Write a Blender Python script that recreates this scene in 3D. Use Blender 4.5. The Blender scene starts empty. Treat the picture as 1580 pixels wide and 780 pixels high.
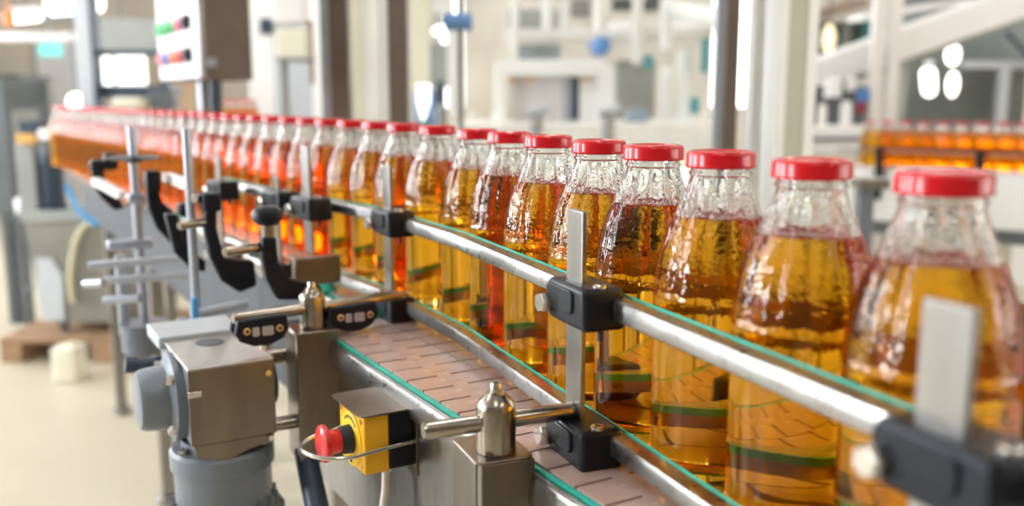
import bpy, bmesh, math, random
from mathutils import Vector, Matrix
random.seed(7)
SC = bpy.context.scene
COL = SC.collection
PI = math.pi

# ------------------------------------------------------------------ camera
FPX, HORIZON, CAMZ = 1450.0, 149.0, 1.285
TH = math.atan((390 - HORIZON) / FPX)
cam = bpy.data.cameras.new('camera')
cam.sensor_width = 36.0
cam.lens = FPX / 1580 * 36.0
cam.clip_start = 0.02
cam.clip_end = 120
cam.dof.use_dof = True
cam.dof.focus_distance = 0.84
cam.dof.aperture_fstop = 3.3
camo = bpy.data.objects.new('camera', cam)
COL.objects.link(camo)
camo.location = (0, 0, CAMZ)
camo.rotation_euler = (PI / 2 - TH, 0, 0)
SC.camera = camo

# ------------------------------------------------------------------ world, exposure
w = bpy.data.worlds.new('world')
SC.world = w
w.use_nodes = True
w.node_tree.nodes['Background'].inputs[0].default_value = (0.95, 0.97, 1.0, 1)
w.node_tree.nodes['Background'].inputs[1].default_value = 0.8
SC.view_settings.view_transform = 'Standard'
SC.view_settings.look = 'None'
SC.view_settings.exposure = -0.12
SC.view_settings.gamma = 1.0
SC.view_settings.use_curve_mapping = False
cy = SC.cycles
cy.max_bounces = 26
cy.transmission_bounces = 24
cy.glossy_bounces = 8
cy.diffuse_bounces = 4
cy.transparent_max_bounces = 40
cy.sample_clamp_indirect = 6.0
cy.blur_glossy = 0.6
cy.use_denoising = True

# ------------------------------------------------------------------ frames: local (x, y, z) -> world
class Frame:
    def __init__(s, ox, oy, deg):
        s.o = Vector((ox, oy, 0)); s.a = math.radians(deg)
        s.m = Matrix.Rotation(s.a, 3, 'Z')
    def w(s, p): return s.o + s.m @ Vector(p)
    def l(s, p): return s.m.transposed() @ (Vector(p) - s.o)
WF = Frame(0, 0, 0)
CF = Frame(-0.228, 1.129, 30.3)        # conveyor: x across the belts, y along them
RF = Frame(0.231, 0.495, 22.4)         # near bottle line: x across, y along
CAMP = Vector((0, 0, CAMZ))
def ray(x, y):
    c, s = math.cos(TH), math.sin(TH)
    return Vector((0, c, -s)) + Vector((1, 0, 0)) * ((x - 790) / FPX) + Vector((0, s, c)) * ((390 - y) / FPX)
def at(x, y, Y):                       # point at ground distance Y
    d = ray(x, y); return CAMP + d * (Y / d.y)
def cu(x, y, u):                       # conveyor-local point lying in the cross-section at u
    d = CF.m.transposed() @ ray(x, y); o = CF.l(CAMP)
    return o + d * ((u - o.y) / d.y)

# ------------------------------------------------------------------ materials
def _mat(name):
    m = bpy.data.materials.new(name); m.use_nodes = True
    return m, m.node_tree.nodes, m.node_tree.links, m.node_tree.nodes['Principled BSDF']
def mat(name, col, rough=0.5, metal=0.0, var=0.0, vscale=30.0, bump=0.0, bscale=200.0, coat=0.0, stretch=(1, 1, 1), rvar=0.0, spec=0.5):
    m, N, L, b = _mat(name)
    b.inputs['Base Color'].default_value = (*col, 1)
    b.inputs['Roughness'].default_value = rough
    b.inputs['Metallic'].default_value = metal
    b.inputs['Specular IOR Level'].default_value = spec
    b.inputs['Coat Weight'].default_value = coat
    b.inputs['Coat Roughness'].default_value = 0.08
    if var or bump or rvar:
        tc = N.new('ShaderNodeTexCoord'); mp = N.new('ShaderNodeMapping')
        mp.inputs['Scale'].default_value = stretch
        L.new(tc.outputs['Object'], mp.inputs[0])
    if var:
        n = N.new('ShaderNodeTexNoise'); n.inputs['Scale'].default_value = vscale; n.inputs['Detail'].default_value = 5
        L.new(mp.outputs[0], n.inputs['Vector'])
        r = N.new('ShaderNodeValToRGB')
        r.color_ramp.elements[0].position = 0.3; r.color_ramp.elements[1].position = 0.7
        r.color_ramp.elements[0].color = (*[c * (1 - var) for c in col], 1)
        r.color_ramp.elements[1].color = (*[min(1, c * (1 + var)) for c in col], 1)
        L.new(n.outputs['Fac'], r.inputs[0]); L.new(r.outputs[0], b.inputs['Base Color'])
    if rvar:
        n = N.new('ShaderNodeTexNoise'); n.inputs['Scale'].default_value = vscale * 1.7; n.inputs['Detail'].default_value = 4
        L.new(mp.outputs[0], n.inputs['Vector'])
        r = N.new('ShaderNodeMapRange')
        r.inputs['To Min'].default_value = max(0.03, rough - rvar); r.inputs['To Max'].default_value = rough + rvar
        L.new(n.outputs['Fac'], r.inputs[0]); L.new(r.outputs[0], b.inputs['Roughness'])
    if bump:
        n = N.new('ShaderNodeTexNoise'); n.inputs['Scale'].default_value = bscale; n.inputs['Detail'].default_value = 3
        L.new(mp.outputs[0], n.inputs['Vector'])
        bp = N.new('ShaderNodeBump'); bp.inputs['Strength'].default_value = bump; bp.inputs['Distance'].default_value = 0.001
        L.new(n.outputs['Fac'], bp.inputs['Height']); L.new(bp.outputs[0], b.inputs['Normal'])
    return m
def emit(name, col, strength):
    m, N, L, b = _mat(name)
    b.inputs['Base Color'].default_value = (*col, 1)
    b.inputs['Emission Color'].default_value = (*col, 1)
    b.inputs['Emission Strength'].default_value = strength
    return m
def glassmat(name, col=(1, 1, 1), ior=1.45, rough=0.0):
    m, N, L, b = _mat(name)
    b.inputs['Base Color'].default_value = (*col, 1)
    b.inputs['Transmission Weight'].default_value = 1
    b.inputs['IOR'].default_value = ior
    b.inputs['Roughness'].default_value = rough
    return m

STEEL = mat('brushed_steel', (0.32, 0.305, 0.285), 0.32, 1.0, var=0.12, vscale=60, bump=0.12, bscale=300, rvar=0.1, stretch=(1, 1, 0.15))
RAIL = mat('rail_steel', (0.30, 0.288, 0.272), 0.3, 1.0, var=0.05, vscale=50, bump=0.03, bscale=500, rvar=0.1)
SHEET = mat('sheet_steel', (0.25, 0.21, 0.17), 0.34, 1.0, var=0.18, vscale=22, bump=0.1, bscale=400, rvar=0.1, stretch=(1, 1, 0.3))
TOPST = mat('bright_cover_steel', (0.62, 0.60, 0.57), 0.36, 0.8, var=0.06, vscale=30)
SHADEDSHEET = mat('shaded_dark_sheet', (0.045, 0.052, 0.062), 0.6, 0.0, var=0.25, vscale=14)
ROUND = mat('turned_steel', (0.40, 0.355, 0.30), 0.24, 1.0, var=0.08, vscale=90, rvar=0.08)
BOLT = mat('bolt_steel', (0.72, 0.69, 0.64), 0.22, 1.0, var=0.1, vscale=200)
BRASS = mat('brass', (0.75, 0.52, 0.3), 0.3, 1.0)
BLACK = mat('black_plastic', (0.008, 0.010, 0.016), 0.36, spec=0.3, bump=0.15, bscale=900, rvar=0.08, vscale=60)
RUBBER = mat('dark_rubber', (0.02, 0.022, 0.03), 0.6)
TEAL = mat('teal_plastic', (0.03, 0.47, 0.36), 0.35, var=0.15, vscale=40)
SLAT = mat('mauve_slat_plastic', (0.50, 0.36, 0.32), 0.24, var=0.12, vscale=40, bump=0.1, bscale=250, rvar=0.12)
GREY = mat('grey_paint', (0.19, 0.215, 0.25), 0.36, var=0.06, vscale=40)
GREYL = mat('light_grey_paint', (0.52, 0.55, 0.58), 0.4, var=0.05, vscale=20)
YELLOW = mat('yellow_plastic', (0.90, 0.46, 0.015), 0.36, bump=0.06, bscale=700)
YELLOWL = mat('yellow_legend', (0.95, 0.62, 0.02), 0.4)
RED = mat('red_button_plastic', (0.75, 0.025, 0.03), 0.3, coat=0.3)
CAPRED = mat('red_cap_lacquer', (0.60, 0.005, 0.012), 0.26, coat=0.3, spec=0.4)
CABLE = mat('cream_cable', (0.72, 0.68, 0.58), 0.4)
CREAM = mat('cream_plastic', (0.80, 0.76, 0.60), 0.45)
BLUE = mat('blue_hose_plastic', (0.08, 0.36, 0.75), 0.35)
NAVY = mat('navy_paint', (0.03, 0.05, 0.08), 0.4, var=0.2, vscale=10)
WOOD = mat('pallet_wood', (0.33, 0.20, 0.11), 0.7, var=0.3, vscale=12, stretch=(1, 8, 8))
WHITE = mat('white_paint', (0.91, 0.91, 0.89), 0.4)
WARMW = mat('warm_white_paint', (0.86, 0.83, 0.80), 0.45)
BROWNSTEEL = mat('dull_brown_steel', (0.20, 0.165, 0.135), 0.42, 0.5, var=0.1, vscale=8, rvar=0.05)
PALESTEEL = mat('pale_steel', (0.50, 0.54, 0.62), 0.35, 0.6)
OLIVE = mat('olive_grey_paint', (0.50, 0.51, 0.40), 0.5)
DARKG = mat('dark_grey_paint', (0.10, 0.115, 0.12), 0.45, var=0.2, vscale=3)
MIDG = mat('mid_grey_paint', (0.30, 0.31, 0.29), 0.5, var=0.15, vscale=3)
DUST = mat('dusty_brown_paint', (0.36, 0.27, 0.22), 0.6, var=0.2, vscale=4)
BLUEP = mat('blue_motor_paint', (0.10, 0.25, 0.55), 0.35)
TEALP = mat('teal_paint', (0.05, 0.30, 0.32), 0.4)
GREENB = mat('green_button', (0.03, 0.5, 0.12), 0.3)
BLUEB = mat('blue_button', (0.03, 0.25, 0.7), 0.3)
ORANGEB = mat('orange_button', (0.95, 0.25, 0.03), 0.3)
PINKB = mat('pink_button', (0.8, 0.2, 0.3), 0.3)
FLOOR = mat('epoxy_floor', (0.56, 0.50, 0.38), 0.32, var=0.08, vscale=0.9, rvar=0.08)
WALL = mat('cream_wall', (0.80, 0.77, 0.72), 0.7, var=0.04, vscale=1)
WALLD = mat('brown_wall', (0.20, 0.16, 0.12), 0.8, var=0.1, vscale=1)
WALLM = mat('taupe_wall', (0.42, 0.38, 0.32), 0.8, var=0.05, vscale=1)
CEIL = mat('grey_ceiling', (0.34, 0.33, 0.31), 0.8, var=0.1, vscale=1)
PANE = glassmat('pane_glass', (0.97, 0.99, 0.98), 1.45)
LAMP = emit('lamp_glow', (1.0, 0.96, 0.9), 4.0)
WINDOW = emit('daylight_window', (0.88, 0.94, 1.0), 60.0)
WINDOWFILL = emit('added_fill_window', (1.0, 0.97, 0.93), 10.0)
WINDOWB = emit('shaded_window', (0.97, 0.97, 1.0), 7.0)
EXIT = emit('exit_sign_glow', (0.22, 0.78, 0.72), 0.55)

# bottle glass: clear, with a hammered band on the shoulder
def make_glass():
    m, N, L, b = _mat('bottle_glass')
    b.inputs['Base Color'].default_value = (0.99, 1.0, 0.985, 1)
    b.inputs['Transmission Weight'].default_value = 1
    b.inputs['IOR'].default_value = 1.42
    b.inputs['Roughness'].default_value = 0.0
    tc = N.new('ShaderNodeTexCoord')
    n = N.new('ShaderNodeTexNoise'); n.inputs['Scale'].default_value = 300; n.inputs['Detail'].default_value = 0.5
    oi = N.new('ShaderNodeObjectInfo'); ad = N.new('ShaderNodeVectorMath'); ad.operation = 'ADD'
    L.new(tc.outputs['Object'], ad.inputs[0]); L.new(oi.outputs['Random'], ad.inputs[1])
    L.new(ad.outputs[0], n.inputs['Vector'])
    n2 = N.new('ShaderNodeTexNoise'); n2.inputs['Scale'].default_value = 34; n2.inputs['Detail'].default_value = 2
    L.new(ad.outputs[0], n2.inputs['Vector'])
    sp = N.new('ShaderNodeSeparateXYZ'); L.new(tc.outputs['Object'], sp.inputs[0])
    r = N.new('ShaderNodeValToRGB'); e = r.color_ramp.elements
    e[0].position = 0.50; e[0].color = (0.04, 0.04, 0.04, 1)
    e[1].position = 0.56; e[1].color = (1, 1, 1, 1)
    e2 = r.color_ramp.elements.new(0.84); e2.color = (1, 1, 1, 1)
    e3 = r.color_ramp.elements.new(0.90); e3.color = (0.1, 0.1, 0.1, 1)
    mr = N.new('ShaderNodeMapRange'); mr.inputs['From Max'].default_value = 0.2465
    L.new(sp.outputs['Z'], mr.inputs[0]); L.new(mr.outputs[0], r.inputs[0])
    mu = N.new('ShaderNodeMath'); mu.operation = 'MULTIPLY'
    L.new(n.outputs['Fac'], mu.inputs[0]); L.new(r.outputs[0], mu.inputs[1])
    mu2 = N.new('ShaderNodeMath'); mu2.operation = 'MULTIPLY_ADD'; mu2.inputs[1].default_value = 0.25
    L.new(n2.outputs['Fac'], mu2.inputs[0]); L.new(mu.outputs[0], mu2.inputs[2])
    bp = N.new('ShaderNodeBump'); bp.inputs['Strength'].default_value = 0.6; bp.inputs['Distance'].default_value = 0.0009
    L.new(mu2.outputs[0], bp.inputs['Height']); L.new(bp.outputs[0], b.inputs['Normal'])
    return m
GLASS = make_glass()
def make_juice():
    m = bpy.data.materials.new('apple_juice'); m.use_nodes = True
    N, L = m.node_tree.nodes, m.node_tree.links
    N.remove(N['Principled BSDF'])
    v = N.new('ShaderNodeVolumeAbsorption')
    v.inputs['Color'].default_value = (0.990, 0.822, 0.06, 1)
    v.inputs['Density'].default_value = 54.0
    L.new(v.outputs[0], N['Material Output'].inputs['Volume'])
    return m
JUICE = make_juice()

# ------------------------------------------------------------------ mesh building
class T:                                # a top-level thing or a part: frame + origin in that frame
    def __init__(s, ob, fr, o): s.ob, s.fr, s.o = ob, fr, Vector(o)
def thing(name, label, cat, o, fr=WF, group=None):
    e = bpy.data.objects.new(name, None); COL.objects.link(e)
    e.empty_display_size = 0.05
    e.location = fr.w(o); e.rotation_euler = (0, 0, fr.a)
    tag(e, label, cat, group)
    return T(e, fr, o)
def tag(o, label, cat, group=None):
    o['label'] = label; o['category'] = cat
    if group: o['group'] = group
class MB:
    def __init__(s): s.v, s.f = [], []
    def add(s, vs, fs):
        k = len(s.v); s.v += [Vector(p) for p in vs]; s.f += [tuple(i + k for i in f) for f in fs]; return s
    def box(s, x0, x1, y0, y1, z0, z1):
        return s.add([(x0, y0, z0), (x1, y0, z0), (x1, y1, z0), (x0, y1, z0), (x0, y0, z1), (x1, y0, z1), (x1, y1, z1), (x0, y1, z1)],
                     [(0, 3, 2, 1), (4, 5, 6, 7), (0, 1, 5, 4), (1, 2, 6, 5), (2, 3, 7, 6), (3, 0, 4, 7)])
    def cyl(s, p0, p1, r0, r1=None, n=20):
        return s.rev(p0, p1, [(0, r0), (1, r0 if r1 is None else r1)], n)
    def rev(s, p0, p1, prof, n=24, rel=True):     # profile (t along axis, radius)
        p0, p1 = Vector(p0), Vector(p1); d = p1 - p0; ln = d.length; d.normalize()
        a = d.orthogonal().normalized(); b = d.cross(a)
        vs, fs = [], []
        for t, r in prof:
            c = p0 + d * (t * ln if rel else t)
            for i in range(n):
                q = 2 * PI * i / n
                vs.append(c + (a * math.cos(q) + b * math.sin(q)) * max(r, 1e-5))
        m = len(prof)
        for j in range(m - 1):
            for i in range(n):
                i2 = (i + 1) % n
                fs.append((j * n + i, j * n + i2, (j + 1) * n + i2, (j + 1) * n + i))
        fs.append(tuple(reversed(range(n)))); fs.append(tuple(range((m - 1) * n, m * n)))
        return s.add(vs, fs)
    def tube(s, pts, r, n=10, closed=False):
        pts = [Vector(p) for p in pts]; m = len(pts); vs, fs = [], []
        up = None
        for k in range(m):
            if closed: d = pts[(k + 1) % m] - pts[k - 1]
            else: d = pts[min(k + 1, m - 1)] - pts[max(k - 1, 0)]
            d.normalize()
            if up is None: up = d.orthogonal().normalized()
            up = (up - d * up.dot(d)).normalized(); b = d.cross(up)
            rr = r[k] if isinstance(r, (list, tuple)) else r
            for i in range(n):
                q = 2 * PI * i / n; vs.append(pts[k] + (up * math.cos(q) + b * math.sin(q)) * rr)
        for k in range(m if closed else m - 1):
            k2 = (k + 1) % m
            for i in range(n):
                i2 = (i + 1) % n; fs.append((k * n + i, k * n + i2, k2 * n + i2, k2 * n + i))
        if not closed: fs.append(tuple(reversed(range(n)))); fs.append(tuple(range((m - 1) * n, m * n)))
        return s.add(vs, fs)
    def prism(s, poly, axis, a0, a1):   # poly: 2-D points in the two other axes (in xyz order)
        n = len(poly)
        def mk(p, a): return {'x': (a, p[0], p[1]), 'y': (p[0], a, p[1]), 'z': (p[0], p[1], a)}[axis]
        vs = [mk(p, a0) for p in poly] + [mk(p, a1) for p in poly]
        fs = [tuple(reversed(range(n))), tuple(range(n, 2 * n))] + [(i, (i + 1) % n, n + (i + 1) % n, n + i) for i in range(n)]
        return s.add(vs, fs)
    def sweep(s, path, sect):           # path of (x, y) in plan, sect of (offset to the right of travel, z)
        m = len(path); n = len(sect); vs, fs = [], []
        for k in range(m):
            d0 = (Vector(path[k]) - Vector(path[k - 1])).normalized() if k else None
            d1 = (Vector(path[k + 1]) - Vector(path[k])).normalized() if k < m - 1 else None
            d = ((d0 or d1) + (d1 or d0)).normalized()
            nr = Vector((d.y, -d.x)); sc = 1 / max(0.5, nr.dot(Vector(((d1 or d0).y, -(d1 or d0).x))))
            for o, z in sect: vs.append((path[k][0] + nr.x * o * sc, path[k][1] + nr.y * o * sc, z))
        for k in range(m - 1):
            for i in range(n):
                i2 = (i + 1) % n; fs.append((k * n + i, k * n + i2, (k + 1) * n + i2, (k + 1) * n + i))
        fs.append(tuple(reversed(range(n)))); fs.append(tuple(range((m - 1) * n, m * n)))
        return s.add(vs, fs)
    def mesh(s, name, m, off=(0, 0, 0), smooth=True, recalc=True, ang=35):
        me = bpy.data.meshes.new(name); o = Vector(off)
        me.from_pydata([tuple(p - o) for p in s.v], [], s.f)
        if recalc:
            bm = bmesh.new(); bm.from_mesh(me); bmesh.ops.recalc_face_normals(bm, faces=bm.faces); bm.to_mesh(me); bm.free()
        me.materials.append(m)
        if smooth:
            me.polygons.foreach_set('use_smooth', [True] * len(me.polygons)); me.set_sharp_from_angle(angle=math.radians(ang))
        me.update()
        return me
    def build(s, name, m, parent=None, bevel=0.0, seg=2, smooth=True, label=None, fr=None, o=None, ang=35):
        if isinstance(parent, T):
            me = s.mesh(name, m, parent.o, smooth, ang=ang); ob = bpy.data.objects.new(name, me); COL.objects.link(ob); ob.parent = parent.ob
            t = T(ob, parent.fr, parent.o)
        else:
            fr = fr or WF; o = Vector(o if o is not None else (0, 0, 0))
            me = s.mesh(name, m, o, smooth, ang=ang); ob = bpy.data.objects.new(name, me); COL.objects.link(ob)
            ob.location = fr.w(o); ob.rotation_euler = (0, 0, fr.a); t = T(ob, fr, o)
        if bevel:
            md = ob.modifiers.new('bevel', 'BEVEL'); md.width = bevel; md.segments = seg; md.limit_method = 'ANGLE'; md.angle_limit = math.radians(40)
        if label: ob['label'] = label
        return t
def B(*a): return MB().box(*a)
def struct(t): t.ob['kind'] = 'structure'; return t
def rounded(x0, x1, y0, y1, r, n=5):
    pts = []
    for cx, cy_, a in ((x1 - r, y1 - r, 0), (x0 + r, y1 - r, 90), (x0 + r, y0 + r, 180), (x1 - r, y0 + r, 270)):
        for i in range(n + 1):
            q = math.radians(a + 90 * i / n); pts.append((cx + r * math.cos(q), cy_ + r * math.sin(q)))
    return pts
def hexa(mb, p0, p1, r): return mb.rev(p0, p1, [(0, r * 0.93), (0.08, r), (0.85, r), (1, r * 0.86)], 6)

# ================================================================== the hall
HX0, HX1, HY0, HY1, HZ = -6.6, 12.0, -5.0, 21.0, 4.6
struct(B(HX0, HX1, HY0, HY1, -0.12, 0).build('floor', FLOOR))
struct(B(HX0 - .2, HX0, HY0, HY1, 0, HZ).build('wall_left', WALLM))
struct(B(HX1, HX1 + .2, HY0, HY1, 0, HZ).build('wall_right', WALL))
struct(B(HX0, HX1, HY1, HY1 + .2, 0, HZ).build('wall_back', WALL))
struct(B(HX0, HX1, HY0 - .2, HY0, 0, HZ).build('wall_front', WALLD))
struct(B(HX0, HX1, HY0, HY1, HZ, HZ + .2).build('ceiling', CEIL))
# daylight windows: left wall and back wall
k = 1
for y in (-1.2, 2.4, 6.2):
    wn = struct(MB().box(HX0, HX0 + .05, y, y + .76, 0.9, 0.98).box(HX0, HX0 + .05, y, y + .76, 4.12, 4.2).box(HX0, HX0 + .05, y, y + .08, .98, 4.12)
                .box(HX0, HX0 + .05, y + .68, y + .76, .98, 4.12).box(HX0, HX0 + .05, y + .08, y + .68, 2.5, 2.56).build('window_%d' % k, GREYL)); k += 1
    for q in (0, 1): B(HX0 + .005, HX0 + .02, y + .08, y + .68, (.98, 2.56)[q], (2.5, 4.12)[q]).build('pane', WINDOW, wn)
for y in (-4.2, -1.8, 0.6):  # right wall windows, added as fill light on the white beam and column
    wn = struct(MB().box(HX1 - .05, HX1, y, y + 1.5, 0.9, 0.98).box(HX1 - .05, HX1, y, y + 1.5, 4.12, 4.2).box(HX1 - .05, HX1, y, y + .08, .98, 4.12)
                .box(HX1 - .05, HX1, y + 1.42, y + 1.5, .98, 4.12).box(HX1 - .05, HX1, y + .08, y + 1.42, 2.5, 2.56).build('window_%d' % k, GREYL)); k += 1
    for q in (0, 1): B(HX1 - .02, HX1 - .005, y + .08, y + 1.42, (.98, 2.56)[q], (2.5, 4.12)[q]).build('pane', WINDOWFILL, wn)
for x in (-1.6, 2.4):
    wn = struct(MB().box(x, x + 3.2, HY1 - .05, HY1, 1.0, 1.08).box(x, x + 3.2, HY1 - .05, HY1, 3.8, 3.88).box(x, x + .08, HY1 - .05, HY1, 1.0, 3.88)
                .box(x + 3.12, x + 3.2, HY1 - .05, HY1, 1.0, 3.88).box(x + 1.56, x + 1.64, HY1 - .05, HY1, 1, 3.88).build('window_%d' % k, GREYL)); k += 1
    for q in (0, 1): B(x + .08 + q * 1.56, x + 1.56 + q * 1.56, HY1 - .02, HY1 - .005, 1.08, 3.8).build('pane', WINDOWB, wn)
# ceiling luminaires: housing, glowing diffuser and its lamp
lum = None
LMAT = emit('luminaire_diffuser', (1.0, 0.97, 0.93), 15.0)
for i, x in enumerate((-5.2, -2.6, 0.0, 2.6, 5.2, 8.6)):
    for j, y in enumerate((-1.5, 1.8, 5.1, 8.4, 11.7, 15.0, 18.3)):
        if y < 0 and x < -1: continue  # front row, kept at right only, is added to light camera-facing surfaces
        if lum is None:
            lum = thing('ceiling_light', 'long white fluorescent luminaire hanging in rows under the hall ceiling', 'light', (x, y, HZ - .25), WF, 'ceiling luminaires')
            h = MB().box(x - .16, x + .16, y - .9, y + .9, HZ - .16, HZ - .08).cyl((x, y - .6, HZ - .08), (x, y - .6, HZ), .008, n=6).cyl((x, y + .6, HZ - .08), (x, y + .6, HZ), .008, n=6).build('housing', WHITE, lum)
            d = B(x - .15, x + .15, y - .88, y + .88, HZ - .175, HZ - .16).build('diffuser', LMAT, lum)
        else:
            e = lum.ob.copy(); COL.objects.link(e); e.location = (x, y, HZ - .25)
            for c in (h, d):
                q = c.ob.copy(); COL.objects.link(q); q.parent = e

# ================================================================== conveyor
BZ = 1.0
PITCH, BW = 0.0381, 0.0825
conv = thing('conveyor', 'steel conveyor with mauve slat belts carrying the row of juice bottles', 'conveyor', (0.15, 0.3, 0), CF)
sp = MB()
sp.box(-.0045, -.0015, -1.05, .07, .80, .984)                       # side sheet, near belt
sp.build('side_panel', STEEL, conv)
B(BW - .0125, BW - .0095, .07, 3.4, .80, .984).build('side_panel', SHADEDSHEET, conv)  # far side sheet coloured dark for the shade it stands in
B(.345, .348, -1.05, 3.4, .80, .99).build('side_panel', STEEL, conv)
def edge(u0, u1, v):                                                  # rounded steel rim beside the belt
    pr = [(v - .004, .974), (v - .004, .9955)] + [(v - .0085 + .0045 * math.cos(q), .991 + .0065 * math.sin(q)) for q in [math.radians(x) for x in (60, 90, 120, 150, 180)]] + [(v - .0145, .982), (v - .0145, .974)]
    return MB().prism(pr, 'y', u0, u1)
edge(-1.05, .06, 0).build('edge_profile', RAIL, conv)
edge(.075, 3.4, BW).build('edge_profile', RAIL, conv)
B(-.0042, -.0004, -1.05, .055, .99, .9985).build('wear_strip', TEAL, conv, label='teal plastic strip along the belt edge')
B(BW - .0042, BW - .0004, .075, 3.4, .99, .9985).build('wear_strip', TEAL, conv, label='teal plastic strip along the belt edge')
B(.332, .337, -1.05, 3.4, .99, .9985).build('wear_strip', TEAL, conv, label='teal plastic strip along the belt edge')
B(.338, .345, -1.05, 3.4, .975, .998).build('edge_profile', RAIL, conv)
MB().box(0, .34, -1.05, .06, .955, .990).box(BW, .34, .06, 3.4, .955, .990).build('belt_bed', DARKG, conv)
for u in (-.75, -.02, .9, 1.9, 2.9):                                   # trestle legs
    for v in (BW + .01, .31):
        MB().box(v, v + .04, u, u + .04, .03, .955).cyl((v + .02, u + .02, 0), (v + .02, u + .02, .03), .035).build('leg', STEEL, conv, .003)
sl = MB(); g0, g1, h = .0034, .0007, .0125
a, b = BW * .42, BW * .60
sl.prism([(0.0006, 0), (a, 0), (a, h), (b, h), (b, 0), (BW - .0006, 0), (BW - .0006, PITCH - g0), (b + g1, PITCH - g0), (b + g1, PITCH - g1 + h), (a - g1, PITCH - g1 + h), (a - g1, PITCH - g0), (0.0006, PITCH - g0)], 'z', -.0042, 0)
slme = sl.mesh('slat', SLAT)
def belt(v, u0, u1):
    n = int((u1 - u0) / PITCH)
    for i in range(n):
        o = bpy.data.objects.new('slat', slme); COL.objects.link(o); o.parent = conv.ob
        o.location = (v - conv.o.x, u0 + i * PITCH - conv.o.y, BZ - conv.o.z + random.uniform(-.0002, .0001))
belt(0, -1.0, .055)
belt(BW, -1.0, 1.65)
belt(BW * 2, -1.01, 1.65)
belt(BW * 3, -1.0, 1.65)
MB().box(BW - .09, .33, 1.65, 3.4, .9902, 1.0).build('belt', SLAT, conv)

# ================================================================== bottles
def prof_r(z):
    P = [(.013, .046), (.142, .046), (.150, .0457), (.160, .0446), (.174, .0420), (.187, .0378), (.1995, .0323), (.210, .0277), (.218, .0245), (.225, .0223), (.229, .0214), (.2305, .0214)]
    for (z0, r0), (z1, r1) in zip(P, P[1:]):
        if z <= z1: return r0 + (r1 - r0) * (z - z0) / (z1 - z0)
    return P[-1][1]
def smooth_r(z): return sum(prof_r(z + d) for d in (-.006, -.003, 0, .003, .006)) / 5 if .15 < z < .224 else prof_r(z)
NS, NF = 112, 14
def flute(i, z):
    if z < .137 or z > .2255: return 0
    t = (z - .137) / .0885
    amp = (.0006 + .0016 * t) * min(1, t * 8) * min(1, (1 - t) * 7)
    ph = (i * NF / NS) % 1.0; d = min(ph, 1 - ph)
    return -amp * math.exp(-(d / .17) ** 2)
def make_bottle_meshes():
    zs = [(0.0035, .001), (.0035, .028), (.0015, .034), (0, .0375), (.0006, .0408), (.003, .0435), (.007, .0453), (.013, .046)]
    prof = [(z, r, False) for z, r in zs]
    for z in (.05, .09, .125, .1385, .1395, .1405, .1415, .1425): prof.append((z, .046 + (.0006 if .139 < z < .142 else 0), False))
    z = .146
    while z < .2265: prof.append((z, smooth_r(z), True)); z += .0035
    prof += [(.2280, .0214, False), (.2292, .0226, False), (.2308, .0228, False), (.2318, .0216, False), (.2335, .0213, False), (.2435, .0213, False), (.2442, .0205, False), (.2442, .001, False)]
    m = MB()
    for z, r, fl in prof:
        for i in range(NS):
            q = 2 * PI * i / NS; rr = r + (flute(i, z) if fl else 0); m.v.append(Vector((rr * math.cos(q), rr * math.sin(q), z)))
    n = len(prof)
    for j in range(n - 1):
        for i in range(NS): i2 = (i + 1) % NS; m.f.append((j * NS + i, j * NS + i2, (j + 1) * NS + i2, (j + 1) * NS + i))
    m.f.append(tuple(reversed(range(NS)))); m.f.append(tuple(range((n - 1) * NS, n * NS)))
    # head space above the juice, an air cavity in the glass
    cav = [(.1985, .001), (.1985, smooth_r(.1985) - .0032), (.1991, smooth_r(.199) - .0024)]
    z = .2025
    while z < .227: cav.append((z, smooth_r(z) - .0026)); z += .004
    cav += [(.229, .0188), (.240, .0188), (.2415, .0175), (.2415, .001)]
    NC = 56; k = len(m.v)
    for z, r in cav:
        for i in range(NC): q = 2 * PI * i / NC; m.v.append(Vector((r * math.cos(q), r * math.sin(q), z)))
    for j in range(len(cav) - 1):
        for i in range(NC): i2 = (i + 1) % NC; m.f.append((k + (j + 1) * NC + i, k + (j + 1) * NC + i2, k + j * NC + i2, k + j * NC + i))
    m.f.append(tuple(k + i for i in range(NC))); m.f.append(tuple(reversed([k + (len(cav) - 1) * NC + i for i in range(NC)])))
    gl = m.mesh('glass', GLASS, recalc=False, ang=60)
    jp = [(.0052, .001), (.0052, .038), (.009, .0432), (.014, .0442), (.13, .0442), (.148, .0438)]
    z = .154
    while z < .197: jp.append((z, smooth_r(z) - .0022)); z += .006
    jp += [(.1982, smooth_r(.198) - .0030), (.1982, .001)]
    ju = MB().rev((0, 0, 0), (0, 0, 1), jp, 48, rel=False).mesh('juice', JUICE)
    cz = .2465
    cp = [(cz - .0120, .0225), (cz - .0124, .0240), (cz - .0118, .0250), (cz - .0108, .0253), (cz - .0098, .0249), (cz - .0035, .0248), (cz - .0016, .0243), (cz - .0004, .0230), (cz, .0214), (cz - .0003, .0200), (cz - .0010, .0190), (cz - .0011, .001)]
    c = MB()
    c.rev((0, 0, 0), (0, 0, 1), cp, 56, rel=False)
    ca = c.mesh('cap', CAPRED)
    return gl, ju, ca
GM, JM, CM = make_bottle_meshes()
def bottle(x, y, z, label, group, rz=None):
    e = bpy.data.objects.new('juice_bottle', None); COL.objects.link(e); e.empty_display_size = .03
    e.location = (x, y, z); e.rotation_euler = (0, 0, random.uniform(0, 6.28) if rz is None else rz)
    tag(e, label, 'bottle', group)
    for nm, me in (('glass', GM), ('juice', JM), ('cap', CM)):
        o = bpy.data.objects.new(nm, me); COL.objects.link(o); o.parent = e
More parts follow.
